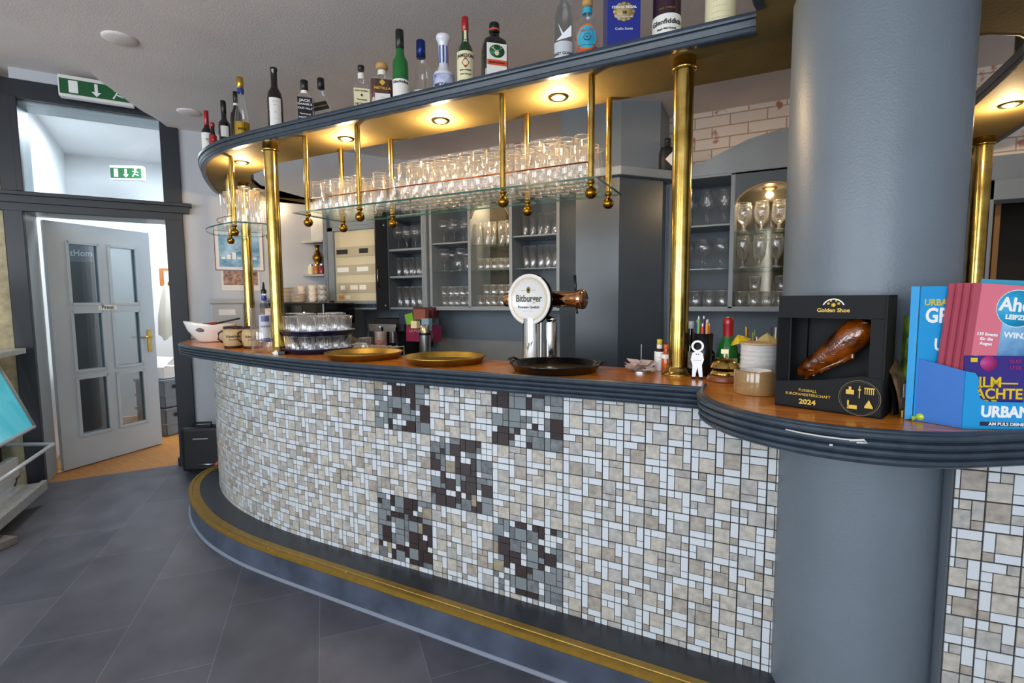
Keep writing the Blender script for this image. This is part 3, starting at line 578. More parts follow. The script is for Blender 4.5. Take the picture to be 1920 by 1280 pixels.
# ------------------------------------------------------------------ glasses
def gmesh(kind):
    m = MB()
    if kind == 'flute':   m.cur = 1; m.lathe([(0, .002), (.031, .002), (.031, .004), (.012, .009), (.0065, .018), (.012, .026), (.024, .034)], 22); m.cur = 0; m.lathe([(.024, .034), (.030, .048), (.0315, .08), (.034, .2), (.0328, .2)], 22); m.lathe([(.022, .038), (0, .036)], 14)
    elif kind == 'tumbler': m.lathe([(0, .001), (.027, .001), (.029, .006), (.036, .17), (.0348, .17)], 24, rib=.022, ribn=12); m.lathe([(.027, .016), (0, .014)], 14)
    elif kind == 'tall':  m.lathe([(0, .001), (.025, .001), (.027, .006), (.033, .21), (.0318, .21)], 24, rib=.02, ribn=8); m.lathe([(.025, .016), (0, .014)], 14)
    elif kind == 'small': m.lathe([(0, .001), (.026, .001), (.028, .006), (.036, .085), (.0348, .085)], 20, rib=.03, ribn=10); m.lathe([(.026, .014), (0, .012)], 14)
    elif kind == 'wine':  m.lathe([(0, .001), (.034, .001), (.03, .004), (.005, .012), (.004, .09), (.012, .10), (.034, .125), (.04, .15), (.036, .19), (.030, .225), (.0288, .225)], 22)
    elif kind == 'ball':  m.lathe([(0, .001), (.033, .001), (.006, .01), (.0045, .08), (.014, .086), (.04, .115), (.046, .15), (.04, .19), (.0385, .19)], 22)
    elif kind == 'goblet': m.lathe([(0, .001), (.036, .001), (.01, .012), (.007, .045), (.016, .055), (.038, .08), (.043, .12), (.039, .18), (.0375, .18)], 22, rib=.02, ribn=10)
    elif kind == 'tulip': m.lathe([(0, .001), (.034, .001), (.009, .012), (.007, .05), (.02, .07), (.036, .11), (.04, .16), (.036, .2), (.0345, .2)], 22)
    r_, z_ = {'flute': (.0338, .2), 'tumbler': (.0362, .17), 'tall': (.0332, .21), 'small': (.0362, .085), 'wine': (.0298, .225), 'ball': (.0397, .19), 'goblet': (.0388, .18), 'tulip': (.0358, .2)}[kind]
    m.cur = 1; m.lathe([(r_+.0006, z_-.0008), (r_+.0012, z_), (r_, z_+.001), (r_-.0012, z_), (r_-.0006, z_-.0008)], 24)
    if kind in ('flute', 'wine', 'ball', 'goblet', 'tulip'): m.lathe([(.0325, .0012), (.034, .002), (.0325, .003)], 24)
    return m.mesh(kind+'_glass', [GLR if kind in ('tumbler', 'small', 'goblet', 'tall') else GL, RIM])
GM = {k: gmesh(k) for k in ('flute', 'tumbler', 'tall', 'small', 'wine', 'ball', 'goblet', 'tulip')}
KN = dict(flute='beer_glass', tumbler='tumbler_glass', tall='highball_glass', small='small_tumbler', wine='wine_glass', ball='balloon_glass', goblet='goblet_glass', tulip='tulip_glass')
def glass(kind, x, y, z, label, group, flip=False, s=1, jit=.002):
    o = bpy.data.objects.new(KN[kind], GM[kind]); C.objects.link(o); o.location = (x+rnd.uniform(-jit, jit), y+rnd.uniform(-jit, jit), z+(GH[kind]*s if flip else 0)); o.rotation_euler = (PI if flip else 0, 0, rnd.uniform(0, 6)); o.scale = (s, s, s)
    return tag(o, label, 'glass', group)
GH = dict(flute=.201, tumbler=.171, tall=.211, small=.086, wine=.226, ball=.191, goblet=.181, tulip=.201)
ys4 = (2.135, 2.205, 2.275, 2.335)
for i in range(7):
    for y in (2.13, 2.208, 2.286, 2.358):
        x = -2.30+i*.0755
        if min(math.hypot(x-a, y-b) for a, b in rods) > .053: glass('tumbler', x, y, GZ+.0045, 'clear ribbed tumbler in the left third of the hanging glass rack', 'ribbed tumblers on the hanging rack')
for i in range(15):
    for y in (2.14, 2.215, 2.29, 2.365):
        x = -1.75+i*.0735
        if min(math.hypot(x-a, y-b) for a, b in rods) > .052: glass('flute', x, y, GZ+.0045, 'tall clear footed beer glass in the right part of the hanging glass rack', 'footed beer glasses on the hanging rack')
for x, y in ((-3.18, 2.235), (-3.27, 2.25), (-3.36, 2.29), (-3.04, 2.20), (-3.02, 2.29), (-3.10, 2.31), (-3.20, 2.34), (-3.30, 2.37), (-3.42, 2.39), (-3.22, 2.45)):
    glass('tall', x, y, GZ+.0045, 'tall swirled highball glass on the small corner shelf by the left post', 'highball glasses on the corner shelf', s=1.12)
# ================================================================== BOTTLES ON THE CANOPY
BZ = Z0+.0455
def lab_round(t, r, z0, z1, mt, lines=(), a=75, name='label', n=2, sy=1):
    m = MB(); a0 = math.radians(270-a); a1 = math.radians(270+a); m.cur = 0
    m.lathe([(r+.0012, z0), (r+.0012, z1)], 20, a0=a0, a1=a1, n=n, sy=sy); ms = [mt]
    for txt, size, z, im in lines:
        if im not in ms: ms.append(im)
        m.cur = ms.index(im); R_ = r+.002
        m.text(txt, size, Matrix.Identity(4), fn=lambda p: ((R_+p.z)*math.sin(p.x/R_), -(R_+p.z)*math.cos(p.x/R_), z+p.y), bold=size*.02)
    return m.build(name, ms, t)
def lab_flat(t, w, z0, z1, y, mt, lines=(), name='label', x=0):
    m = MB(); m.box(x-w/2, x+w/2, y-.001, y, z0, z1); ms = [mt]
    for txt, size, z, im in lines:
        if im not in ms: ms.append(im)
        m.cur = ms.index(im); m.text(txt, size, TT(x, y-.0018, z), bold=size*.02)
    return m.build(name, ms, t)
def bottle(name, label, x, y, z, prof, mt, cap=None, n=2, sy=1, liquid=None, rz=None, cat='bottle', s=1, group=None):
    t = thing(name, label, cat, (x, y, z), face(x, y) if rz is None else rz, group); t.scale = (s, s, s)
    m = MB(); m.lathe([(0, .001)]+prof, 28, n=n, sy=sy)
    if sy != 1 or n != 2: pass
    m.build('glass_body', mt, t)
    if liquid: m = MB(); m.lathe([(0, .006)]+[(r-.003, q) for r, q in prof if q <= liquid[0]]+[(max(.001, [r for r, q in prof if q <= liquid[0]][-1]-.003), liquid[0]), (0, liquid[0])], 24, n=n, sy=sy); m.build('liquid', liquid[1], t)
    if cap:
        r, a, b, cm = cap; m = MB(); m.lathe([(r*.9, a-.001), (r, a), (r, b-.003), (r*.9, b), (0, b)], 20); m.build('cap', cm, t)
    return t
def cyl_prof(r, hb, hs, rn, ht): return [(r*.93, .001), (r, .008), (r, hb), (r*.93, hb+(hs-hb)*.35), (r*.62, hb+(hs-hb)*.7), (rn*1.15, hs), (rn, hs+.02), (rn, ht)]
by = 2.10
def bx(u, y=by): return ay(u, 200, y).x
def cb(u, **k): return bx(u, k.get('y', by))
gold = mat('gold_foil', 'c8a23a', .25, .8); bluef = mat('blue_foil', '1d3f96', .3, coat=.3); silverw = mat('white_cap', 'e8e8ea', .3); blackc = mat('black_cap', '101012', .35)
# far left cluster
x = bx(391, 2.21); t = bottle('wine_bottle', 'dark bottle with red neck foil and white floral label, leftmost on the canopy', x, 2.19, BZ, cyl_prof(.034, .15, .2, .013, .29), dkb, (.0145, .20, .30, redf)); lab_round(t, .034, .02, .15, paper, [('❦', .03, .1, mat('mauve', '6e4c58')), ('~ ~ ~', .012, .05, ink)])
x = bx(399, 2.14); t = bottle('miniature_bottle', 'small bottle with red and white label at the left canopy end', x, 2.13, BZ, cyl_prof(.022, .09, .12, .011, .16), dkb, (.013, .155, .18, redf)); lab_round(t, .022, .01, .10, redf, [('—', .012, .07, inkw)])
x = bx(411, 2.19); t = bottle('liqueur_bottle', 'dark bottle with white square and blue label, second left cluster', x, 2.22, BZ, cyl_prof(.036, .19, .235, .014, .33), dkb, (.0155, .27, .345, blackc)); lab_round(t, .036, .11, .18, paper, a=40); lab_round(t, .036, .03, .09, bluef, [('—', .014, .06, inkw)])
x = bx(418, 2.3); t = bottle('liqueur_bottle', 'taller dark bottle with purple collar behind the left cluster', x, 2.30, BZ, cyl_prof(.034, .22, .27, .014, .38), dkb, (.0155, .33, .40, mat('maroon_cap', '3a1212', .3))); lab_round(t, .0142, .29, .33, mat('purple_band', '2c2a6a', .4), a=100)
x = bx(437, 2.2); t = bottle('wine_bottle', 'dark wine bottle with white neck ring near the gold labelled bottle', x, 2.22, BZ, cyl_prof(.036, .22, .28, .0135, .37), dkb, (.015, .315, .385, blackc)); lab_round(t, .0138, .295, .31, paper, a=120)
x = bx(455, 2.13); t = bottle('prosecco_bottle', 'clear bottle with gold label, blue band and gold cap', x, 2.12, BZ, [(.036, .001), (.039, .01), (.039, .13), (.034, .17), (.024, .23), (.018, .28), (.0155, .32), (.0155, .37)], GL, (.017, .33, .40, gold)); t.scale = (1.1, 1.1, 1); lab_round(t, .039, .03, .125, gold, [('MIRA', .02, .08, mat('dark_ink', '1b1a1a'))]); lab_round(t, .039, .005, .03, bluef); lab_round(t, .017, .305, .33, bluef, a=170)
# left middle
x = bx(516); t = bottle('liqueur_bottle', 'slender near black bottle with long neck and tall white label', x, by, BZ, [(.034, .001), (.037, .01), (.037, .20), (.033, .235), (.019, .265), (.0155, .28), (.0155, .36), (.018, .365), (.018, .375)], dkb, (.0175, .365, .38, blackc)); t.scale = (1.15, 1.15, 1); lab_round(t, .037, .03, .2, paper, [('——', .013, .18, ink), ('——', .03, .12, ink), ('·  ·', .014, .08, ink), ('——', .008, .16, ink)], a=45)
x = bx(572); t = bottle('whiskey_bottle', 'square bottle with black label and white lettering, black cap', x, by, BZ, [(.034, .001), (.037, .008), (.037, .15), (.028, .175), (.015, .185), (.014, .20), (.014, .245)], GL, (.0165, .205, .262, blackc), n=5, liquid=None); t.scale = (1.25, 1.25, 1); lab_flat(t, .062, .02, .155, -.0375, blackc, [('JACK', .02, .137, inkw), ("DANIEL'S", .0145, .117, inkw), ('OLD No.7', .014, .095, inkw), ('Tennessee', .011, .065, inkw), ('WHISKEY', .013, .045, inkw)]); lab_round(t, .0145, .188, .205, paper, a=120)
m = MB(); m.box(.0385, .0395, -.031, .031, .02, .155); m.build('side_label', blackc, t)
x = bx(603, 2.24); t = bottle('whisky_bottle', 'clear square bottle with a slanted black label and black cap', x, 2.24, BZ, [(.032, .001), (.036, .008), (.036, .19), (.026, .225), (.014, .25), (.0135, .30)], GL, (.0165, .27, .33, blackc), n=4); t.scale = (1.2, 1.2, 1)
m = MB(); m.box(-.04, .04, -.0385, -.0375, .0, .045, Matrix.Translation((0, 0, .135)) @ Matrix.Rotation(math.radians(-22), 4, 'Y')); m.cur = 1; m.box(-.036, .036, -.0392, -.0385, .02, .024, Matrix.Translation((0, 0, .135)) @ Matrix.Rotation(math.radians(-22), 4, 'Y')); m.build('label', [blackc, gold], t)
m = MB(); m.box(.0385, .04, -.03, .0, .04, .16); m.build('back_label', paper, t)
x = bx(679); t = bottle('whiskey_bottle', 'square bottle with cream label and short black cap', x, by, BZ, [(.035, .001), (.039, .008), (.039, .135), (.03, .152), (.015, .165), (.014, .19), (.014, .235)], GL, (.0155, .232, .255, blackc), n=6, liquid=(.12, mat('honey_liquid', 'b9752a', .1, coat=.4))); t.scale = (1.1, 1.1, 1); lab_flat(t, .072, .01, .125, -.0395, cream, [('JACK DANIELS', .0095, .112, ink), ('HONEY', .018, .045, ink), ('Tennessee', .011, .068, ink), ('♦', .014, .09, ink)]); lab_round(t, .0145, .185, .215, paper, a=150)
x = bx(718, 2.12); t = bottle('rum_bottle', 'squat square bottle of dark amber rum with a wooden stopper', x, 2.12, BZ, [(.044, .001), (.05, .01), (.05, .15), (.042, .165), (.016, .178), (.015, .19), (.015, .22)], GL, None, n=6, liquid=(.148, mat('dark_rum', '5a1e0e', .1, coat=.5))); t.scale = (1.3, 1.3, 1)
m = MB(); m.lathe([(.0, .218), (.02, .218), (.024, .224), (.024, .24), (.02, .248), (0, .248)], 20); m.build('wooden_stopper', mat('pale_wood', 'c69b5c', .5), t); lab_flat(t, .058, .01, .075, -.051, paper, [('·····', .012, .055, ink)]); lab_round(t, .0155, .188, .212, paper, a=150)
m = MB(); m.text('METILLA', .017, TT(0, -.0515, .10), bold=.0004); m.text('♦', .03, TT(0, -.0515, .128)); m.build('gold_lettering', inkg, t)
x = bx(757); t = bottle('whisky_bottle', 'green glass bottle with long neck and white label', x, by-.02, BZ, cyl_prof(.036, .19, .25, .0165, .35), grn2, (.0185, .27, .36, mat('dark_green_cap', '12201a', .3))); t.scale = (1.1, 1.1, 1); lab_round(t, .036, .02, .115, paper, [('Glenfiddich', .017, .1, ink)])
x = bx(789, 2.2); t = bottle('clear_spirit_bottle', 'round shouldered clear bottle with dark blue neck foil', x, 2.21, BZ, [(.04, .001), (.043, .01), (.043, .18), (.038, .215), (.024, .25), (.0155, .27), (.0155, .35)], GL, (.017, .275, .36, mat('navy_foil', '1a2f7a', .25, .4)), liquid=(.075, mat('dark_rum', '5a1e0e', .1, coat=.5))); t.scale = (1.4, 1.4, 1); lab_round(t, .043, .05, .095, paper, [('—', .02, .075, ink)], a=40)
x = bx(833); t = bottle('brandy_carafe', 'white ceramic carafe with blue decoration and slotted column neck', x, by, BZ, [(.036, .001), (.04, .01), (.04, .095), (.037, .11), (.024, .118), (.022, .135), (.0175, .14), (.0175, .245), (.02, .25), (.022, .262), (.0265, .268), (.0265, .285), (.022, .288), (0, .29)], mat('white_ceramic_bottle', 'e6e8ee', .2, coat=.5)); t.scale = (1.3, 1.3, 1)
lab_round(t, .04, .03, .095, mat('blue_white_print', 'dfe4f2', .4, noise=.0, scale=22, h2='3b56a8'), [('METAXA', .02, .042, ink)])
m = MB()
for a in range(0, 360, 45):
    m.box(-.003, .003, -.0182, -.0175, .155, .235, Matrix.Rotation(math.radians(a), 4, 'Z'))
m.build('blue_slots', bluef, t)
x = bx(874); t = bottle('whiskey_bottle', 'dark green bottle with cream label and tall red neck foil', x, by, BZ, [(.038, .001), (.040, .008), (.038, .03), (.040, .04), (.040, .165), (.033, .20), (.019, .225), (.0155, .25), (.015, .33)], grn, (.0165, .275, .34, redf)); lab_round(t, .04, .045, .175, cream, [('JAMESON', .021, .152, ink), ('♦', .045, .12, redf), ('IRISH WHISKEY', .0085, .088, ink), ('TRIPLE DISTILLED', .007, .07, ink)]); m = MB(); m.box(-.006, .006, -.0175, -.0162, .22, .275); m.ball(.009, (0, -.0175, .222), 12, (1, .15, 1.1)); m.build('neck_label', cream, t)
x = bx(928); t = bottle('herbal_liqueur_bottle', 'square shouldered dark bottle with stag label and orange band', x, by, BZ, [(.040, .001), (.046, .01), (.046, .165), (.040, .195), (.018, .215), (.0165, .225), (.0165, .262)], mat('black_green_glass', '0c1510', .1, coat=.6), (.0185, .232, .275, blackc), n=5, sy=.72, rz=face(x, by)+.25); t.scale = (1.25, 1.25, 1)
gr = mat('label_green', '1c5a34', .5); orng = mat('label_orange', 'd8502a', .5)
lab_flat(t, .074, .02, .17, -.034, paper); lab_flat(t, .066, .085, .166, -.0352, mat('label_cream_white', 'e6e8da', .5)); lab_flat(t, .072, .075, .098, -.0362, orng, [('Jägermeister', .0115, .086, mat('dark_maroon_ink', '5a1010', .5))], name='orange_band'); m = MB(); m.lathe([(0, 0), (.028, 0), (.028, .001), (0, .001)], 24, TT(0, -.0362, .135)); m.cur = 1; m.ball(.009, (0, -.037, .128), 10, (1, .1, 1.3))
for sg in (-1, 1): m.tube([(0, -.0378, .134), (sg*.014, -.0378, .145), (sg*.012, -.0378, .156)], .0016, 5); m.tube([(sg*.012, -.0378, .143), (sg*.02, -.0378, .15)], .0012, 5)
m.build('round_emblem', [gr, mat('pale_gold', 'd9d9b0', .5)], t); lab_round(t, .0187, .24, .247, orng, a=170)
# right group
x = bx(1056); t = bottle('vodka_bottle', 'tall frosted vodka bottle with a flying bird, left of the orange gin', x, by, BZ, [(.036, .001), (.039, .01), (.039, .21), (.034, .25), (.022, .275), (.016, .29), (.016, .33)], GLF, (.018, .33, .37, silverw)); t.scale = (1.1, 1.1, 1); 
m = MB(); m.lathe([(.0392, .19), (.0395, .19), (.0395, .195)], 6)if 0 else None
lab_round(t, .039, .025, .105, mat('frost_label', 'c9ced2', .5), [('GREY GOOSE', .0145, .055, ink), ('VODKA', .009, .035, ink)], a=60)
m = MB(); m.add([(-.028, -.041, .105), (.03, -.041, .12), (.03, -.041, .165), (.0, -.041, .135), (-.02, -.041, .175), (-.006, -.041, .128)], [(0, 1, 2, 3, 4, 5)]); m.build('bird_print', mat('white_print', 'eef2f6', .5), t)
x = bx(1100); t = bottle('gin_bottle', 'stout clear gin bottle with turquoise and orange round label and pale stopper', x, by, BZ, [(.040, .001), (.045, .01), (.045, .15), (.040, .175), (.022, .192), (.0165, .2), (.0165, .235)], GL, None, liquid=(.062, mat('orange_liquid', 'd8571a', .1, coat=.4))); t.scale = (1.12, 1.12, 1)
m = MB(); m.lathe([(0, .236), (.02, .236), (.02, .262), (0, .264)], 20); m.build('cork_stopper', mat('pale_wood', 'c69b5c', .5), t); lab_round(t, .017, .205, .228, mat('turquoise_label', '35a8c4', .5), a=170)
tq = mat('turquoise_label', '35a8c4', .5)
def cylp(R_): return lambda p: (R_*math.sin(p[0]/R_), -R_*math.cos(p[0]/R_), p[1])
def disc_on(m, R_, r, z, n=28):
    f = cylp(R_); vs = [f((r*math.cos(2*PI*i/n), z+r*1.15*math.sin(2*PI*i/n))) for i in range(n)]+[f((0, z))]; m.add(vs, [(i, (i+1) % n, n) for i in range(n)])
m = MB(); disc_on(m, .0465, .044, .093); m.cur = 1; disc_on(m, .047, .039, .093); m.cur = 2; disc_on(m, .0475, .013, .093); m.cur = 1; disc_on(m, .048, .010, .093); m.cur = 2; disc_on(m, .0485, .004, .093)
R_ = .0478; m.cur = 0; m.text('MALFY', .017, Matrix.Identity(4), fn=lambda p: (R_*math.sin(p.x/R_), -R_*math.cos(p.x/R_), .118+p.y)); m.cur = 2; m.text('GIN CON ARANCIA', .007, Matrix.Identity(4), fn=lambda p: (R_*math.sin(p.x/R_), -R_*math.cos(p.x/R_), .062+p.y))
m.build('round_label', [orangep, tq, mat('dark_blue_ink', '13395c', .5)], t)
x = bx(1163); t = thing('whisky_gift_box', 'royal blue whisky gift box with gold crest', 'box', (x, by, BZ), face(x, by)+.18); t.scale = (1.17, 1.17, 1); m = MB(); m.box(-.055, .055, -.05, .05, 0, .32); m.build('carton', mat('royal_blue_card', '1a2a86', .35, coat=.3), t); m = MB(); m.box(-.055, .04, -.0515, -.05, .002, .022); m.build('blue_strip', mat('mid_blue_card', '2e6fc0', .4), t)
m = MB(); m.cur = 0; 
for a in range(12): m.lathe([(0, 0), (.011, 0), (.011, .001), (0, .001)], 10, TT(.026*math.cos(a*PI/6), -.0505, .15+.026*math.sin(a*PI/6)))
m.lathe([(0, 0), (.027, 0), (.027, .002), (0, .002)], 24, TT(0, -.0505, .15)); m.cur = 1; m.text('CHIVAS REGAL', .0125, TT(0, -.054, .165), bold=.0003); m.cur = 2; m.text('18', .016, TT(0, -.054, .145), bold=.0004); m.cur = 1; m.text('GOLD SIGNATURE', .007, TT(0, -.054, .128)); m.text('Colin Scott', .013, TT(0, -.052, .085)); m.build('crest', [mat('pale_gold_card', 'b9a06a', .4), inkw, mat('deep_navy', '0d1440', .4)], t)
x = bx(1247); t = thing('whisky_tube', 'cylindrical whisky tube, dark purple above a white band', 'tube box', (x, by, BZ), face(x, by)); t.scale = (1.15, 1.15, 1); m = MB(); m.cyl(.046, .008, .3, 40); m.build('tube', mat('dark_plum_card', '2c0f22', .35, coat=.3), t); m = MB(); m.cyl(.0475, 0, .01, 40); m.build('base_rim', gold, t); lab_round(t, .046, .012, .105, paper, [('Glenfiddich', .024, .075, ink), ('Single Malt Scotch', .009, .05, ink)], a=110)
m = MB(); R_ = .047; m.text('OUR TWELVE', .009, Matrix.Identity(4), fn=lambda p: (R_*math.sin(p.x/R_), -R_*math.cos(p.x/R_), .125+p.y)); m.build('lettering', inkg, t)
x = bx(1346); t = thing('whisky_tube', 'cream whisky tube with fine script, nearest the round column', 'tube box', (x, by, BZ), face(x, by)); t.scale = (1.18, 1.18, 1); m = MB(); m.cyl(.046, 0, .3, 40); m.build('tube', cream, t)
m = MB(); R_ = .0468
for k, (tx, sz) in enumerate((('~ ~ ~ ~ ~ ~', .011), ('~ ~ ~ ~ ~ ~ ~ ~', .008), ('~ ~ ~ ~ ~ ~', .009), ('~ ~ ~ ~ ~ ~ ~', .008), ('~ ~ ~ ~ ~', .010), ('~ ~ ~ ~', .013), ('~ ~ ~ ~ ~ ~ ~', .008))): m.text(tx, sz, Matrix.Identity(4), fn=lambda p: (R_*math.sin(p.x/R_), -R_*math.cos(p.x/R_), .045+k*.02+p.y))
m.build('script', mat('brown_ink', '6a5238', .6), t)
m = MB(); m.lathe([(R_, .012), (R_, .022)], 4, a0=math.radians(225), a1=math.radians(235)); m.build('red_mark', redf, t)
# right wing
q = Vector((.99, 3.0)); t = bottle('wine_bottle', 'dark green wine bottle on the right wing of the canopy', .985, 2.99, BZ, cyl_prof(.038, .19, .27, .0145, .33), mat('olive_bottle_glass', '2a2c14', .12, coat=.5), (.016, .27, .335, mat('dark_foil', '1c1a12', .35)))
# ================================================================== ON THE COUNTER
def tray(name, label, x, y, r, mt, h=.035, z=CT):
    t = thing(name, label, 'tray', (x, y, z+.0015)); m = MB()
    m.lathe([(0, .004), (r*.86, .004), (r*.88, .006), (r*.96, h-.004), (r, h), (r*1.01, h-.002), (r*1.0, h-.006), (r*.97, h-.010), (r*.90, 0), (0, 0)], 56); m.build('dish', mt, t); return t
traybr = mat('brass_tray_metal', 'a8904e', .4, 1, noise=.2, scale=12)
tray('serving_tray', 'round brass coloured tray, left one beside the tumbler stack', -1.92, 2.055, .205, traybr)
tray('serving_tray', 'round brass coloured tray, middle one beside the beer tower', -1.405, 2.065, .205, traybr)
t = tray('serving_tray', 'glossy black round tray with handles in front of the beer tower', -.80, 2.03, .20, black)
for sg in (-1, 1): m = MB(); m.tube([(sg*.19, -.035, .03), (sg*.215, -.025, .042), (sg*.215, .025, .042), (sg*.19, .035, .03)], .006, 8); m.build('handle', black, t)
m = MB(); m.lathe([(0, .0045), (.17, .0045)], 40); m.build('gold_inlay', mat('gold_print_lacquer', '6b5526', .25, .6, noise=.8, scale=16), t)
# beer tower
t = thing('beer_tower', 'chrome beer tap tower with round white branded face', 'beer tap', (-.985, 2.20, CT), -.02)
hz = .31
m = MB(); m.lathe([(.0, 0), (.048, 0), (.05, .01), (.05, .016), (.047, .02), (.047, .22)], 32); m.cyl(.030, .0, .2, 24, Matrix.Translation((.075, .05, 0))); m.build('column', chrome, t)
TH = Matrix.Translation((0, 0, hz)) @ Matrix.Rotation(-.14, 4, 'Z') @ RX
m = MB(); m.lathe([(0, -.09), (.06, -.085), (.09, -.06), (.112, -.02), (.118, .0), (.123, .012), (.125, .022), (.120, .028)], 48, TH); m.build('drum', mat('black_chrome', '3a3836', .08, 1), t)
m = MB(); m.lathe([(.120, .028), (.122, .032), (.118, .036), (.108, .037), (.104, .033), (0, .033)], 48, TH); m.cur = 1; m.lathe([(.100, .0334), (.1015, .0342), (.103, .0334)], 48, TH); m.lathe([(.094, .0334), (.0948, .0338), (.0956, .0334)], 48, TH); m.build('face_plate', [white, inkg], t)
TXT = TH @ Matrix.Translation((0, 0, .0345))
m = MB(); m.text('Bitburger', .047, TXT @ Matrix.Translation((0, .004, 0)), bold=.0009, sx=.82); m.cur = 1; m.text('Premium Qualität', .017, TXT @ Matrix.Translation((0, -.036, 0))); m.box(-.035, .035, -.055, -.0545, 0, .0005, TXT); m.cur = 2
m.lathe([(0, .0), (.014, 0), (.014, .0006), (0, .0006)], 20, TXT @ Matrix.Translation((0, .045, 0)) @ Matrix.Diagonal((.8, 1.1, 1, 1))); m.box(-.04, -.02, .043, .0445, 0, .0005, TXT); m.box(.02, .04, .043, .0445, 0, .0005, TXT); m.cur = 1; m.lathe([(0, .0006), (.006, .0006), (.006, .001), (0, .001)], 14, TXT @ Matrix.Translation((0, .046, 0)))
m.build('logo', [mat('olive_ink', '4a4a22', .5), ink, mat('olive_gold', '8f8638', .4)], t)
Tb = Matrix.Translation((0, 0, hz)) @ Matrix.Rotation(-.14, 4, 'Z') @ Matrix.Rotation(PI/2, 4, 'Y')
copr = mat('rose_chrome', 'd9a37c', .08, 1)
m = MB(); m.lathe([(.0, -.155), (.032, -.155), (.036, -.150), (.036, -.112)], 28, Tb); m.build('cross_arm', copr, t); m = MB(); m.lathe([(.034, .10), (.038, .105), (.038, .22), (.044, .235), (.046, .255), (.040, .26), (0, .26)], 28, Tb @ Matrix.Translation((0, .035, 0))); m.build('cross_arm', copr, t)
Th = Matrix.Translation((0, 0, hz)) @ Matrix.Rotation(-.14, 4, 'Z')
m = MB(); m.tube([(.215, .035, .03), (.215, .035, .055), (.21, .033, .11)], .006, 10, radii=[.004, .0065, .0085], T=Th); m.tube([(.22, .035, -.035), (.227, .03, -.065)], .005, 8, T=Th); m.build('tap_lever', blackc, t)
m = MB(); m.ball(.022, (.075, .055, .215), 14, (1.3, 1, .8)); m.build('valve', chrome, t)
# bill spike
t = thing('bill_spike', 'steel receipt spike holding crumpled pink slips', 'receipt spike', (-.445, 2.115, CT), .3); m = MB(); m.cyl(.04, 0, .008, 24); m.cyl(.0016, .008, .12, 8); m.build('spike', steel, t)
for k in range(5):
    m = MB(); N = 8; vs = []
    for i in range(N+1):
        for j in range(3): xx = -.065+.13*i/N; vs.append((xx, -.028+.028*j, .012+k*.007+.009*math.sin(i*1.1+k*1.7)+(.018 if (i == 0 and k > 2) else 0)))
    m.add(vs+[(a, b, c+.0006) for a, b, c in vs], [(i*3+j, i*3+3+j, i*3+4+j, i*3+1+j) for i in range(N) for j in range(2)]+[(27+i*3+j, 27+i*3+1+j, 27+i*3+4+j, 27+i*3+3+j) for i in range(N) for j in range(2)], Matrix.Rotation(k*.5-.8, 4, 'Z'))
    o = m.build('receipt_slip', mat('pinkish_paper', 'e3cfc6', .8)); o.location = (-.445, 2.115, CT); tag(o, 'crumpled pinkish receipt slip impaled on the bill spike', 'receipt', 'receipts on the spike')
# small bitters bottles
t = bottle('bitters_bottle', 'small bitters bottle with yellow cap and large paper label', -.385, 2.20, CT+.001, [(.018, .001), (.02, .005), (.02, .075), (.012, .095), (.009, .10), (.009, .12)], mat('brown_glass', '3a1c0c', .1, coat=.4), (.0115, .115, .135, yel)); lab_round(t, .0205, .0, .083, paper, [('——', .008, .06, ink), ('——', .006, .045, ink)], a=150); lab_round(t, .0105, .095, .113, paper, a=150)
t = bottle('bitters_bottle', 'small bitters bottle with orange cap and orange liquid', -.352, 2.17, CT+.001, [(.017, .001), (.019, .005), (.019, .065), (.012, .08), (.009, .085), (.009, .10)], mat('orange_bottle', 'c2581a', .15, coat=.4), (.0115, .098, .116, orangep)); lab_round(t, .0195, .058, .075, paper, [('—', .006, .066, ink)], a=150)
# waiter figure bottle opener
t = thing('figure_bottle_opener', 'flat silver bottle opener shaped like a man in a suit with a ring head', 'bottle opener', (-.213, 2.03, CT), face(-.213, 2.03)+.05); al = mat('pale_aluminium', 'd5d2d8', .35, .4)
m = MB(); m.prism([(-.018, .008), (-.006, .008), (.001, .045), (.008, .008), (.021, .008), (.017, .055), (.024, .075), (.019, .1), (.012, .105), (-.010, .105), (-.019, .1), (-.024, .075), (-.017, .055)], -.002, .002, RX)
ring = [(.0225*math.cos(2*PI*i/28), .127+.0225*math.sin(2*PI*i/28)) for i in range(28)]; rin = [(.015*math.cos(2*PI*i/28), .127+.015*math.sin(2*PI*i/28)) for i in range(28)]
vs = [(x, y, z) for z in (-.002, .002) for P_ in (ring, rin) for x, y in P_]; m.add(vs, [(i, (i+1) % 28, 28+(i+1) % 28, 28+i) for i in range(28)]+[(56+i, 84+i, 84+(i+1) % 28, 56+(i+1) % 28) for i in range(28)]+[(i, 56+i, 56+(i+1) % 28, (i+1) % 28) for i in range(28)]+[(28+i, 28+(i+1) % 28, 84+(i+1) % 28, 84+i) for i in range(28)], RX)
m.build('figure_plate', al, t); m = MB(); m.ball(.008, (-.013, -.003, .004), 10, (1.1, 1, .5)); m.ball(.008, (.015, -.003, .004), 10, (1.1, 1, .5)); m.add([(-.006, -.003, .099), (0, -.003, .096), (-.006, -.003, .093), (.006, -.003, .099), (.006, -.003, .093)], [(0, 1, 2), (3, 4, 1)]); m.box(-.015, .015, -.0028, -.002, .072, .0728); m.build('shoes_and_bow_tie', blackc, t)
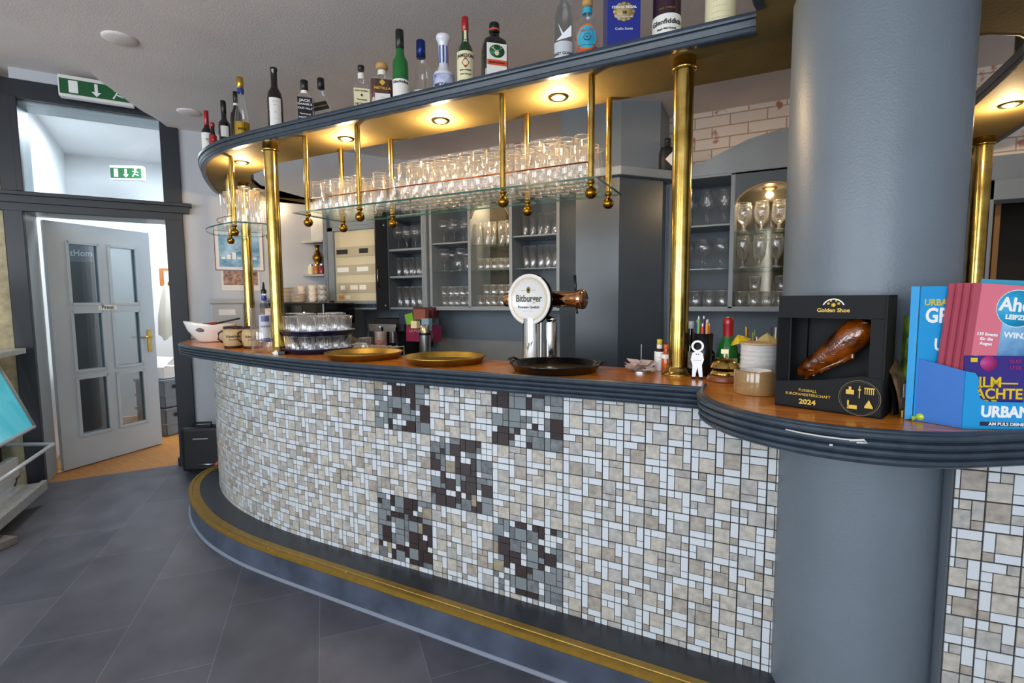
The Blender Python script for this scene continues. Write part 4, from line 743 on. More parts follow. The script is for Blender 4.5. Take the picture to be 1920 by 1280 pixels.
# cup of markers and straws
t = thing('pen_cup', 'black cup packed with coloured markers', 'pen cup', (-.205, 2.135, CT)); m = MB(); m.lathe([(0, .001), (.034, .001), (.04, .17), (.037, .17), (.032, .01), (0, .01)], 26); m.build('cup', blackc, t)
cols = [('orange', orangep), ('red', redf), ('purple', mat('purple_plastic', '4d2a6e', .4)), ('yellow', yel), ('blue', mat('blue_plastic', '2a3f8f', .4)), ('lime green', greenp), ('bright red', mat('bright_red_plastic', 'd3222a', .35)), ('amber', mat('amber_plastic', 'e09a20', .4))]
for i, (nm, cm) in enumerate(cols):
    a = i*2*PI/8; r = .022; tt = thing('marker_pen', nm+' marker pen standing in the black cup', 'pen', (-.205+r*math.cos(a), 2.135+r*math.sin(a), CT+.015), 0)
    m = MB(); L_ = .185+.014*(i % 3); m.cyl(.0055, 0, L_, 10); m.build('barrel', cm, tt); m = MB(); m.cyl(.0035, L_, L_+.012, 8, r2=.002); m.build('tip', white, tt)
# green bottles behind, dark bottles
t = bottle('sparkling_wine_bottle', 'sparkling wine bottle with red foil neck beside the pens', -.115, 2.19, CT+.001, [(.038, .001), (.042, .01), (.042, .08), (.036, .115), (.022, .145), (.0165, .165), (.0165, .235)], grn2, None); m = MB(); m.lathe([(.019, .135), (.0195, .2), (.0205, .205), (.0205, .222), (.0185, .226), (.017, .232), (0, .235)], 20); m.build('foil', redf, t); lab_round(t, .042, .02, .07, cream, a=60)
t = bottle('soda_bottle', 'small green bottle with white foil collar behind the bell', -.055, 2.20, CT+.001, cyl_prof(.028, .06, .10, .012, .14), grn2, (.014, .12, .15, mat('white_foil', 'd8d4c8', .3))); lab_round(t, .028, .01, .05, cream, a=60)
t = bottle('black_bottle', 'black bottle with slanted white edge behind the markers', -.262, 2.20, CT+.001, cyl_prof(.032, .11, .15, .013, .2), dkb, (.015, .185, .215, silverw)); lab_round(t, .0325, .02, .09, mat('patterned_label', 'c8c6b4', .5, noise=.5, scale=60), a=70)
# bell
t = thing('counter_bell', 'brass reception bell on a stepped wooden base', 'bell', (-.115, 2.02, CT)); bw = mat('brown_turned_wood', '7a3f1c', .3, noise=.2, scale=12, coat=.3)
m = MB(); m.lathe([(0, 0), (.063, 0), (.064, .008), (.060, .014), (.060, .018), (.055, .024), (0, .024)], 40); m.build('wooden_base', bw, t)
m = MB(); m.lathe([(0, .025), (.052, .025), (.052, .030), (.046, .042), (.040, .046), (0, .047)], 40); m.lathe([(.052, .052), (.050, .056), (.045, .07), (.03, .082), (.012, .088), (.006, .09)], 40); m.cyl(.012, .04, .06, 16); m.build('bell_dome', brass, t)
m = MB(); m.cyl(.005, .085, .104, 12); m.box(-.013, .013, -.004, .004, .103, .12); m.build('striker', mat('pale_brass', 'c8b48a', .3, .7), t)
# twine spool
t = thing('twine_spool', 'large spool of white twine on the counter behind the tape roll', 'spool', (-.0, 1.99, CT)); m = MB()
m.lathe([(.058, .008)]+[(.0595+.0022*(i % 2)+.001*math.sin(i*1.3), .012+i*.0033) for i in range(40)]+[(.058, .146)], 40, Matrix.Rotation(.02, 4, 'X')); m.build('twine', mat('white_twine', 'd9d4cf', .8, noise=.12, scale=60, stretch=(1, 1, 8)), t)
m = MB(); m.cyl(.062, 0, .008, 32); m.cyl(.066, .146, .152, 32); m.build('flange', mat('pale_board', 'c9a67a', .6), t)
# tape roll
t = thing('tape_roll', 'roll of brown parcel tape standing flat near the counter edge', 'tape', (-.008, 1.80, CT)); m = MB(); m.lathe([(.047, .001), (.064, .001), (.065, .003), (.065, .074), (.064, .076), (.047, .076)], 44); m.build('tape', mat('brown_tape', '9a7a50', .15, noise=.08, scale=40, coat=.6, stretch=(1, 1, 4)), t); m = MB(); m.lathe([(.047, .001), (.047, .0765), (.0445, .0765), (.0445, .001)], 40); m.build('core', paper, t)
# barrel mugs
bwood = mat('pale_barrel_wood', 'c0a676', .5, noise=.15, scale=8, stretch=(8, 8, 1))
def barrel(x, y, label, s=1):
    t = thing('barrel_mug', label, 'mug', (x, y, CT+.001), face(x, y)); t.scale = (s, s, s)
    m = MB(); m.lathe([(0, .004), (.048, .004), (.055, .012), (.064, .045), (.066, .07), (.064, .1), (.057, .132), (.053, .132), (.059, .1), (.06, .06), (.05, .015), (0, .014)], 32); m.build('barrel_body', bwood, t)
    m = MB(); m.lathe([(.05, 0), (.057, .0), (.058, .014), (.055, .016)], 32); m.lathe([(.0585, .125), (.0585, .143), (.052, .143), (.052, .125)], 32); m.build('hoop', mat('dark_hoop', '2c1a12', .35), t)
    m = MB(); m.tube([(-.06, 0, .115), (-.085, 0, .1), (-.088, 0, .06), (-.06, 0, .035)], .006, 8); m.build('handle', mat('dark_hoop', '2c1a12', .35), t)
    m = MB(); R_ = .067; m.text('Köstritzer', .022, Matrix.Identity(4), fn=lambda p: (R_*math.sin(p.x/R_), -R_*math.cos(p.x/R_), .078+p.y), bold=.0006); m.text('Schwarzbier', .013, Matrix.Identity(4), fn=lambda p: (R_*math.sin(p.x/R_), -R_*math.cos(p.x/R_), .057+p.y)); m.build('lettering', mat('brown_ink', '6a5238', .6), t)
barrel(-3.17, 2.16, 'pale wooden barrel mug with dark hoops, front left of the pair')
barrel(-3.03, 2.20, 'pale wooden barrel mug with dark hoops, right one beside the glass cylinder')
# white bowl with handle hole
t = thing('salad_bowl', 'white plastic bowl with a cut out grip at the left end of the bar', 'bowl', (-3.80, 2.42, CT+.001), face(-3.8, 2.42)); m = MB(); N = 32; prof = [(0, .003), (.09, .003), (.10, .01), (.15, .09), (.168, .13), (.165, .135), (.155, .125), (.14, .09), (.09, .02), (0, .016)]
vs = []; 
for r, z in prof:
    for i in range(N): a = 2*PI*i/N; k = max(0, -math.cos(a)); vs.append((r*math.cos(a)*(1+.12*k*(z/.13)), r*math.sin(a)*.8, z+(.03*k if z > .11 else 0)))
m.smooth = True; m.add(vs, [(j*N+i, j*N+(i+1) % N, (j+1)*N+(i+1) % N, (j+1)*N+i) for j in range(len(prof)-1) for i in range(N)]); m.build('bowl_body', white, t)
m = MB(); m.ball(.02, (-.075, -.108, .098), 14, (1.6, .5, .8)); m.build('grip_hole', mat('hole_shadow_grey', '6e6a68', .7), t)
t = thing('serving_tongs', 'black and red utensil lying across the white bowl', 'utensil', (-3.78, 2.42, CT+.125), .5); m = MB(); m.tube([(.0, 0, .012), (.2, .0, .055)], .007, 8); m.build('handle', blackc, t); m = MB(); m.tube([(-.08, 0, .01), (.02, 0, .018)], .010, 8); m.build('head', redf, t)
# letter box on the wall, menu holder
t = thing('dispenser_box', 'pale grey lidded dispenser box on the wall behind the white bowl', 'dispenser', (*wp(1.33, -.07), 1.16), math.atan2(D.y, D.x)); g = mat('pale_grey_plastic', 'b3b5b4', .4)
m = MB(); m.box(-.13, .13, -.07, .06, 0, .27); m.build('case', g, t, bevel=.01); m = MB(); m.box(-.14, .14, -.08, .062, .27, .31); m.build('lid', g, t, bevel=.008); m = MB(); m.box(-.07, .06, -.073, -.07, .17, .22); m.build('label_field', paper, t)
t = thing('napkin_holder', 'wedge shaped holder of white papers behind the barrel mugs', 'holder', (-3.05, 2.42, CT), .3); m = MB(); m.prism([(-.08, 0), (.09, 0), (.0, .2), (-.08, .26)], -.03, .03, RX); m.build('paper_stack', paper, t); m = MB(); m.prism([(-.06, 0), (.1, 0), (.03, .2), (-.05, .24)], -.034, -.031, RX); m.build('front_plate', mat('tan_leather', 'a58a70', .6), t)
# glass cylinder with vodka bottle
t = thing('glass_cylinder', 'tall clear glass cylinder vase with a bottle inside', 'vase', (-2.74, 2.07, CT)); m = MB(); m.lathe([(0, .001), (.07, .001), (.075, .01), (.078, .27), (.075, .27), (.072, .015), (0, .014)], 36); m.build('vessel', GL, t); m = MB(); m.lathe([(.0755, .075), (.0785, .078), (.0755, .081)], 36); m.build('ring_line', mat('grey_line', '6f7278', .3), t)
t = bottle('vodka_bottle', 'clear bottle with blue and white label standing in the glass cylinder', -2.735, 2.075, CT+.016, [(.034, .001), (.037, .01), (.037, .2), (.033, .235), (.018, .285), (.0145, .30), (.0145, .34)], GL, (.015, .3, .33, bluef)); lab_round(t, .037, .045, .21, mat('pale_print', 'd8dde6', .4), [('VODKA', .016, .14, mat('blue_ink', '23307a', .5))], a=60); lab_round(t, .0375, .17, .205, bluef, a=35); lab_round(t, .0375, .045, .07, bluef, a=40); m = MB(); m.lathe([(.015, .34), (.016, .36), (.008, .37), (.006, .40), (.005, .41)], 14); m.build('pourer', blackc, t)
# bag clip
t = thing('bag_clip', 'black and white clip lying before the glass cylinder', 'clip', (-2.50, 1.98, CT+.012), .4); m = MB(); m.box(-.06, -.02, -.012, .012, -.01, .012, Matrix.Rotation(-.6, 4, 'Y')); m.box(.0, .04, -.014, .014, -.01, .008); m.build('clip_body', blackc, t); m = MB(); m.box(-.03, .0, -.013, .013, -.008, .02, Matrix.Rotation(-.6, 4, 'Y')); m.build('clip_band', paper, t)
# stacked trays of tumblers
tx, ty = -2.42, 2.20
tray('plastic_tray', 'dark navy round tray of small tumblers, lower of two', tx, ty, .205, navy, .03); tray('plastic_tray', 'dark navy round tray of tumblers, upper one resting on glasses', tx, ty, .215, navy, .03, CT+.105)
for zz, lb, gp, sc_ in ((CT+.007, 'small ribbed tumbler on the lower navy tray', 'tumblers on the lower navy tray', 1.12), (CT+.112, 'ribbed tumbler on the upper navy tray', 'tumblers on the upper navy tray', 1.2)):
    for rr, n in ((.155, 11), (.075, 5)):
        for i in range(n): a = 2*PI*i/n; glass('small', tx+rr*math.cos(a), ty+rr*math.sin(a), zz, lb, gp, s=sc_ if zz < 1.2 else (1.25 if (i % 3) else 1.45))
for i, (x, y) in enumerate(((-2.07, 2.28), (-2.0, 2.33))): pass
glass('small', -2.14, 2.30, CT+.001, 'single small tumbler standing right of the navy trays', 'single tumbler')
t = thing('black_case', 'black tool case standing on the floor behind the rounded bar end', 'case', (-4.21, 2.56, 0), .6); m = MB(); m.box(-.16, .16, -.07, .07, .02, .40); m.build('case_body', blackm, t, bevel=.03)
m = MB(); m.tube([(-.07, -.02, .4), (-.07, -.02, .43), (.07, -.02, .43), (.07, -.02, .4)], .009, 8); m.build('handle', blackm, t); m = MB(); m.box(-.06, .06, -.074, -.07, .3, .31); m.tube([(-.02, -.09, .09), (.12, -.09, .09)], .009); m.build('latch', steel, t); m = MB(); m.ball(.026, (.14, -.1, .09), 12); m.build('red_knob', mat('coral_red', 'd24a4a', .4), t)
# ================================================================== RIGHT END OF THE COUNTER
# boxed amber boot bottle
fl = Vector((.045, 1.62)); fr_ = Vector((.285, 1.535)); u_ = (fr_-fl).normalized(); bw_ = (fr_-fl).length
t = thing('football_boot_gift_box', 'black window gift box holding an amber glass football boot, in front of the column', 'gift box', (fl.x, fl.y, CT+.001), math.atan2(u_.y, u_.x))
bk = mat('black_card', '101012', .6, spec=.25); BH = .315; BD = .12
m = MB(); m.box(0, bw_, BD-.004, BD, 0, BH); m.box(0, .004, .035, BD, 0, BH); m.box(bw_-.004, bw_, .0, BD, 0, BH); m.box(0, bw_, 0.01, BD, BH-.004, BH); m.box(0, bw_, 0, BD, 0, .004); m.box(.004, .05, BD-.02, BD-.006, .01, BH-.01)
m.build('carton', bk, t)
m = MB(); m.prism([(0, 0), (bw_, 0), (bw_, .10), (bw_*.82, .105), (bw_*.45, .085), (.0, .07)], -.004, 0, RX); m.build('front_skirt', bk, t)
m = MB(); m.box(0, bw_, .006, .01, BH-.062, BH); m.box(0, .028, .03, .034, .0, BH-.06); m.add([(0, .006, .07), (.028, .034, .07), (.028, .034, BH-.06), (0, .006, BH-.06), (-.003, .006, .07), (-.003, .006, BH-.06)], [(0, 1, 2, 3), (0, 3, 5, 4)]); m.box(bw_-.035, bw_, .006, .01, .1, BH-.06); m.build('front_panel', bk, t)
m = MB(); m.text('FUSSBALL', .0105, TT(.085, -.005, .052)); m.text('EUROPAMEISTERSCHAFT', .0105, TT(.085, -.005, .040), sx=.95); m.text('2024', .019, TT(.085, -.005, .020), bold=.0006, sx=1.1)
m.text('Golden Shoe', .0145, TT(bw_*.53, .004, BH-.040), bold=.0004)
for dx, dz, r in ((0, 0, .006), (-.012, .004, .004), (.012, .004, .004), (-.006, .011, .003), (.006, .011, .003)): m.lathe([(0, 0), (r, 0), (r, .001), (0, .001)], 5, TT(bw_*.53+dx, .0055, BH-.026+dz))
m.build('gold_lettering', inkg, t)
m = MB(); cX = bw_*.805; cZ = .048; c_ring = mat('dim_gold_line', '6c6448', .4)
m.lathe([(.045, 0), (.0458, .0006), (.0466, 0)], 40, TT(cX, -.0045, cZ)); m.lathe([(.042, 0), (.0423, .0004), (.0426, 0)], 40, TT(cX, -.0045, cZ)); m.cur = 1
def rc(x0, x1, z0, z1): m.box(cX+x0, cX+x1, -.0055, -.0045, cZ+z0, cZ+z1)
rc(-.03, -.012, .008, .02); rc(-.024, -.018, .02, .028); rc(-.001, .001, .0, .032); rc(-.003, .003, .02, .024); rc(.010, .032, .026, .029); 
for k in range(5): rc(.011+k*.0045, .013+k*.0045, .012, .026)
rc(-.026, -.022, -.028, -.008); rc(-.026, -.004, -.030, -.02); m.add([(cX+.012, -.0055, cZ-.02), (cX+.03, -.0055, cZ-.02), (cX+.021, -.0055, cZ-.002)], [(0, 1, 2)]); rc(.012, .03, -.024, -.02)
m.build('landmark_emblem', [c_ring, inkg], t)
m = MB(); R_ = .03; m.lathe([(.0245, 0), (.0275, .0006), (.0275, 0)], 20, TT(bw_*.53, .0055, BH-.036), a0=.4, a1=2.74); m.build('white_arc', inkw, t)
amber = mat('amber_glass', '3a1604', .06, coat=1, noise=.5, scale=22, h2='763808', detail=2, bump=.5, bscale=45)
t2 = thing('glass_boot_bottle', 'amber glass bottle shaped like a football boot inside the black box', 'bottle', (fl.x+u_.x*.0-.0, fl.y, CT+.001), math.atan2(u_.y, u_.x))
pts = [(.042, .06, .085), (.05, .06, .095), (.07, .06, .112), (.095, .06, .132), (.12, .062, .152), (.145, .064, .178), (.17, .066, .205), (.188, .068, .228), (.198, .068, .245)]
m = MB(); m.tube(pts, .02, 20, radii=[.004, .016, .023, .026, .031, .037, .04, .036, .022]); m.build('boot_body', amber, t2)
m = MB()
for k in range(6): p = Vector(pts[2+k]); m.ball(.006, (p.x+.012, p.y-.030, p.z-.006+.004*k), 8, (1.6, .5, .5))
m.tube([(.06, .055, .085), (.12, .055, .118), (.17, .055, .15)], .008, 8)
for k in range(7): m.cyl(.006, -.012, .0, 8, Matrix.Translation((.065+k*.018, .055, .088+k*.0115)))
m.build('laces_and_studs', amber, t2)
# leaflets and bits right of the box
t = thing('leaflet_stack', 'curled dark food leaflets leaning by the right side of the boot box', 'leaflets', (.335, 1.615, CT+.001), math.radians(62))
for k, (nm, cm) in enumerate((('leaflet', mat('dark_leaflet_print', '3a201a', .3, noise=.7, scale=25, h2='9a7458', coat=.3)), ('leaflet', bk))):
    m = MB(); vs = []
    for i in range(9): z = .155*i/8; yy = -.012+.05*(i/8)**2+k*.012; vs += [(-.035, yy, z+.002), (.05, yy, z+.002), (-.035, yy+.001, z+.002), (.05, yy+.001, z+.002)]
    m.add(vs, [(4*i, 4*i+1, 4*i+5, 4*i+4) for i in range(8)]+[(4*i+2, 4*i+6, 4*i+7, 4*i+3) for i in range(8)]); m.build(nm, cm, t)
m = MB(); m.box(-.03, .03, -.018, -.014, .0, .018); m.build('yellow_card', mat('amber_card', 'd89a1e', .5), t); m = MB(); m.box(-.02, .0, -.0135, -.0125, .05, .085); m.build('white_panel', mat('pale_blue_print', 'c8d4e4', .5), t)
t = thing('green_bottle_box', 'dark green patterned carton behind the leaflets against the column', 'box', (.385, 1.668, CT+.001), .2); m = MB(); m.box(-.035, .025, .0, .02, 0, .26); m.build('carton', mat('green_print', '2f4a18', .4, noise=.6, scale=20, h2='6f8a30'), t); m = MB(); m.box(-.032, .022, -.001, 0, .185, .2); m.build('lime_band', mat('lime_print', '9ab52a', .5), t)
t = thing('blue_balloon_ball', 'dark blue round toy beside the brochure stand', 'ball', (.385, 1.585, CT+.04)); m = MB(); m.ball(.036, sc=(1, .6, 1.1)); m.build('ball', mat('deep_blue_plastic', '0d4fa0', .35), t)
t = thing('wrapped_candy', 'yellow and green wrapped candy on the counter by the blue stand', 'candy', (.368, 1.555, CT+.012)); m = MB(); m.ball(.011); m.build('sweet', mat('lime_wrapper', 'b4cc2a', .25, coat=.5), t); m = MB(); m.lathe([(.0, .008), (.009, .02), (.011, .022)], 10, Matrix.Rotation(1.3, 4, 'Y')); m.lathe([(.0, .008), (.008, .02)], 10, Matrix.Rotation(-1.9, 4, 'Y')); m.build('wrapper_end', mat('lime_wrapper', 'b4cc2a', .25, coat=.5), t)
# brochure stand
f0 = Vector((.432, 1.505)); ux = Vector((.80, .26)).normalized(); zr = math.atan2(ux.y, ux.x)
t = thing('brochure_stand', 'bright blue cardboard brochure stand at the right end of the counter', 'brochure stand', (f0.x, f0.y, CT+.001), zr)
db = mat('mid_blue_card', '1173ae', .5); SB = .075; SWd = .26; LN = -.06
def shx(y): return LN*(y/SB)
m = MB(); 
def slabp(pts, th, mb):   # thin panel through points (x,y,z), thickness along its normal
    a, b, c = (Vector(pts[i]) for i in (0, 1, 2)); n = (b-a).cross(c-a).normalized()*th; k = len(pts); mb.add([tuple(p) for p in pts]+[tuple(Vector(p)+n) for p in pts], [tuple(range(k))[::-1], tuple(range(k, 2*k))]+[(i, (i+1) % k, (i+1) % k+k, i+k) for i in range(k)])
slabp([(0, 0, 0), (SWd, 0, 0), (SWd, 0, .065), (.048, 0, .065), (.034, 0, .073), (.028, 0, .09), (.028, 0, .118), (.02, 0, .132), (0, 0, .136)], .003, m)
slabp([(LN, SB, 0), (SWd, SB, 0), (SWd, SB, .335), (LN, SB, .335)], .003, m); m.build('front_and_back', blue, t)
m = MB(); slabp([(0, .0, .0), (LN, SB, 0), (LN, SB, .158), (0, .0, .136)], .003, m); m.build('side_panel', db, t)
m = MB(); slabp([(LN-.002, SB-.001, .004), (LN-.016, SB+.004, .0), (LN-.018, SB+.004, .335), (LN-.002, SB-.001, .335)], .002, m); m.build('edge_strip', blue, t)
m = MB(); m.text('URBANITE', .036, TT(.108, -.0035, .041), bold=.0014, sx=.85); m.cur = 1; m.box(.036, .186, -.0034, -.003, .008, .018) ; m.cur = 0; m.text('AM PULS DEINER STADT', .0105, TT(.111, -.0042, .013), bold=.0002); m.build('front_lettering', [inkw, mat('dark_strip', '1c2a44', .5)], t)
m = MB(); m.box(LN+.018, SWd, SB-.002, SB-.0005, .16, .315); m.cur = 1; m.text('URBANITE', .022, TT(LN+.055, SB-.003, .295), bold=.0004, sx=.9); m.cur = 2; m.text('GREEN', .05, TT(LN+.075, SB-.003, .262), bold=.0015, sx=.8); m.text('URBANITE', .042, TT(LN+.11, SB-.003, .19), bold=.0012, sx=.75); m.build('back_print', [mat('dark_blue_print', '0f4f80', .5), yel, inkw], t)
pink = mat('pink_cover', 'dd7283', .45, coat=.15); pinkd = mat('pink_spine', 'b04a5c', .5)
def mag(name, label, x, y, lean, w, h, cover, group=None, z=.006):
    # leaning magazine in the stand's frame
    p = f0+ux*x+Vector((-ux.y, ux.x))*y
    tt = thing(name, label, 'magazine', (p.x, p.y, CT+z), zr, group); return tt
for k in range(4):
    tt = mag('city_magazine', ['front pink magazine reading Ahoi in the blue stand', 'pink magazine directly behind the front Ahoi magazine', 'third pink magazine back in the blue stand', 'rearmost pink magazine in the blue stand'][k], -.004-.009*k, .018+.012*k, 0, 0, 0, None)
    Tl = Matrix.Rotation(math.radians(-1.2), 4, 'X') @ Matrix.Rotation(math.radians(5), 4, 'Y')
    m = MB(); m.box(0, .26, 0, .006, .0, .338, Tl); m.build('cover', pink, tt); m = MB(); m.box(-.0015, .014, -.0006, .0068, .0, .338, Tl); m.build('spine', pinkd, tt)
    if k == 0:
        m = MB(); m.box(.068, .26, -.001, 0, .06, .255, Tl); m.build('cover_picture', mat('sky_blue_print', '3f7fc0', .4, noise=.35, scale=10, h2='8fc0dc'), tt)
        Tx = lambda x, z, y=-.0015: Tl @ TT(x, y, z)
        m = MB(); m.lathe([(0, 0), (.042, 0), (.042, .001), (0, .001)], 36, Tx(.094, .285, -.001)); m.cur = 1; m.lathe([(.042, 0), (.0435, .0012), (.0435, 0)], 36, Tx(.094, .285, -.001)); m.text('Ahoi', .044, Tx(.094, .292, -.003), bold=.0012, sx=.9); m.text('LEIPZIG', .015, Tx(.096, .264, -.003), bold=.0006)
        m.build('title_badge', [mat('badge_blue', '1f9cc9', .5), inkw], tt)
        m = MB()
        for tx_, sz, xx, zz in (('139 Events', .010, .04, .220), ('für die', .010, .04, .209), ('Augen', .010, .04, .198), ('Kino mit', .010, .038, .165), ('Ahoi', .010, .038, .154), ('WINZIGE GIGANTEN', .019, .165, .222)): m.text(tx_, sz, Tx(xx, zz), bold=.0003)
        m.build('cover_lines', inkw, tt); m = MB(); m.box(.12, .22, -.0022, -.0012, .200, .210, Tl); m.build('yellow_strip', yel, tt)
        m = MB(); 
        for g_ in range(9): m.tube([Tl @ Vector((.20+.004*g_, -.003, .06)), Tl @ Vector((.19+.009*g_, -.003, .10+.01*(g_ % 3))), Tl @ Vector((.17+.014*g_, -.003, .09+.016*(g_ % 4)))], .004, 5)
        m.build('palm_print', mat('leaf_print', '4f8a3a', .5), tt)
    if k == 2: pass
tt = mag('film_brochure', 'small purple film night brochure with yellow letters at the front of the stand', .008, .008, 0, 0, 0, None, z=.014)
Tl = Matrix.Rotation(math.radians(-3), 4, 'X')
m = MB(); m.box(0, .125, 0, .002, .03, .158, Tl); m.build('cover', mat('deep_purple_print', '33247c', .4), tt)
m = MB(); m.text('FILM—', .034, Tl @ TT(.062, -.0015, .095), bold=.0006, sx=.95); m.text('NÄCHTE', .034, Tl @ TT(.06, -.0015, .068), bold=.0008, sx=.9); m.text('2025', .030, Tl @ TT(.04, -.0015, .042), bold=.0008); m.box(.012, .026, -.002, -.001, .143, .153, Tl); m.build('yellow_lettering', yel, tt)
m = MB(); m.lathe([(0, 0), (.018, 0), (.018, .0008), (0, .0008)], 20, Tl @ TT(.05, -.0005, .14)); m.text('05.07.', .011, Tl @ TT(.105, -.0015, .145)); m.text('17.08.', .011, Tl @ TT(.105, -.0015, .13)); m.build('magenta_print', mat('magenta_print', 'b03078', .5), tt)
tt = mag('dark_brochure', 'dark violet brochure standing tallest at the back of the stand', .05, .0695, 0, 0, 0, None); m = MB(); m.box(0, .2, 0, .003, 0, .345, Matrix.Rotation(.06, 4, 'Y')); m.build('sheet', mat('violet_print', '3b3a6a', .4), tt); m = MB(); m.box(-.003, .2, -.002, 0.0, .335, .347, Matrix.Rotation(.06, 4, 'Y')); m.build('cyan_edge', mat('cyan_card_edge', '3b9cc0', .5), tt)
# odds and ends behind the spool
def basket(x, y):
    t = thing('cocktail_pick_basket', 'wooden box crammed with paper umbrellas and cocktail picks', 'box', (x, y, CT)); m = MB(); w, d, h = .11, .045, .115
    m.box(-w, w, -d, -d+.006, 0, h); m.box(-w, w, d-.006, d, 0, h); m.box(-w, -w+.006, -d, d, 0, h); m.box(w-.006, w, -d, d, 0, h); m.box(-w, w, -d, d, 0, .006); m.build('tray_body', mat('pale_board', 'c9a67a', .6), t); return t
bxp = (.045, 2.18); basket(*bxp)
rp = random.Random(5)
for k in range(18):
    x = bxp[0]-.095+.19*(k/17); y = bxp[1]+rp.uniform(-.03, .03); cl = [('dark red', mat('dark_red_stick', '7a1620', .5)), ('yellow', yel), ('green', greenp), ('brown', mat('brown_stick', '5a3420', .5)), ('white', white)][k % 5]
    m = MB(); ln = rp.uniform(.15, .20); m.tube([(0, 0, .01), (rp.uniform(-.012, .012), rp.uniform(-.008, .008), ln)], .003, 6); o = m.build('cocktail_stick', cl[1]); o.location = (x, y, CT); tag(o, cl[0]+' cocktail stick standing in the wooden box behind the spool', 'stick', cl[0]+' sticks in the wooden box')
for k, (dx, cm, nm) in enumerate(((-.07, yel, 'yellow'), (-.02, mat('pale_yellow_paper', 'd8c478', .7), 'pale yellow'), (.03, mat('mustard_paper', 'c9a83a', .7), 'mustard'))):
    t = thing('paper_umbrella', nm+' paper cocktail umbrella sticking out of the wooden box', 'cocktail umbrella', (bxp[0]+dx, bxp[1]-.01, CT+.02), k)
    m = MB(); m.tube([(0, 0, 0), (0, 0, .155)], .0015, 5); m.build('stick', mat('pale_board', 'c9a67a', .6), t); m = MB(); m.lathe([(0, .155), (.022, .140), (.042, .122)], 8, Matrix.Rotation(.35*(k-1), 4, 'Y'), smooth=False); m.build('canopy', cm, t)
t = bottle('slim_bottle', 'slim clear bottle with black cap left of the boot box', .105, 2.20, CT, [(.014, .001), (.015, .13), (.012, .14), (.009, .15), (.009, .17)], GL, (.012, .165, .182, blackc)); lab_round(t, .0155, .02, .12, mat('gold_label', 'b8953a', .4), a=70)
# ================================================================== BACK BAR
FY = 3.5
def X(u, v=578): return ay(u, v, FY).x
# pier
m = MB(); lo = [(-1.27, 3.31), (-1.08, 3.1), (-.80, 3.1), (-.583, 3.342), (-.583, 3.8), (-1.27, 3.8)]; m.prism(lo, 0, 2.2); struct('trim_4', m, pierm)
m = MB(); m.prism([(-1.33, 3.29), (-1.10, 3.055), (-.78, 3.055), (-.53, 3.33), (-.50, 3.48), (-.50, 3.86), (-1.33, 3.86)], 2.2, 2.255); struct('trim_5', m, cabm, bevel=.005)
m = MB(); m.prism([(-1.47, 3.84), (-1.2, 3.82), (-.98, 3.83), (-.72, 3.98), (-.72, 4.38), (-1.47, 4.38)], 2.25, SOF); struct('trim_6', m, wallb)
m = MB(); m.box(-3.6, .7, 3.86, 3.9, 0, 1.40); m.box(-3.95, .7, 3.52, 3.86, .86, .9); m.box(-3.95, .7, 3.54, 3.86, 0, .86); struct('wall_back_panelling', m, wallb)
bk_in = mat('slate_interior_paint', '4b5660', .5, noise=.1, scale=5); bk_dk = mat('near_black_interior', '1f2329', .5); mirror = mat('antique_mirror', '8f8878', .08, .9, noise=.35, scale=4, h2='4a4238')
def board(m, *a): m.box(*a)
def cabinet(name, label, xs, z0, z1, shelves, depth, backs, header, top=True):
    t = thing(name, label, 'cabinet', (xs[0], FY, z0)); ox, oz = xs[0], z0; w = xs[-1]-ox; h = z1-z0; e = .013
    m = MB()
    for x in xs: m.box(x-ox-e, x-ox+e, 0, depth, 0, h)
    m.box(-e, w+e, 0, depth, -.02, .012); m.box(-e, w+e, 0, depth, h-.012, h+.02); m.build('frame', cabm, t, bevel=.002)
    for i, bm in enumerate(backs): m = MB(); m.box(xs[i]-ox+e, xs[i+1]-ox-e, depth-.012, depth, .012, h-.012); m.build('back_panel', bm, t)
    for i, zs in enumerate(shelves):
        for z, gl in zs:
            m = MB(); m.box(xs[i]-ox+e, xs[i+1]-ox-e, .012 if not gl else .03, depth-.012, z-z0-(.011 if not gl else .004), z-z0+(.0 if not gl else .0))
            if gl: m.cur = 1; m.box(xs[i]-ox+e, xs[i+1]-ox-e, .028, .03, z-z0-.004, z-z0); m.build('glass_shelf', [GLG, GLE], t)
            else: m.build('shelf', cabm, t)
    if header is not None:
        i, zb, zt = header; x0, x1 = xs[i]-ox+e, xs[i+1]-ox-e; n = 16; arcp = [(x0+(x1-x0)*k/n, zb-oz+(zt-zb)*math.sin(PI*k/n)**.6) for k in range(n+1)]
        m = MB(); 
        for (a, b), (c, d) in zip(arcp, arcp[1:]): m.add([(a, .0, b), (c, .0, d), (c, .0, h), (a, .0, h), (a, .02, b), (c, .02, d), (c, .02, h), (a, .02, h)], [(0, 1, 2, 3), (4, 7, 6, 5), (0, 4, 5, 1), (2, 6, 7, 3)])
        m.build('arched_header', bk_in, t); m = MB(); m.tube([(a, -.002, b) for a, b in arcp], .006, 6); m.build('arch_trim', mat('warm_arch_trim', 'a38a6a', .4), t)
    return t
xl = [X(809), X(881), X(958), X(1046)]
cabinet('wall_cabinet', 'blue grey wall cabinet of glasses left of the dark pier', xl, 1.385, 2.30, [[(1.925, 0), (1.695, 1)], [(1.89, 1), (1.69, 1)], [(1.94, 0), (1.69, 1)]], .34, [bk_in, mirror, bk_in], (1, 2.1, 2.23))
xr = [X(1255), X(1368), .24, .62]
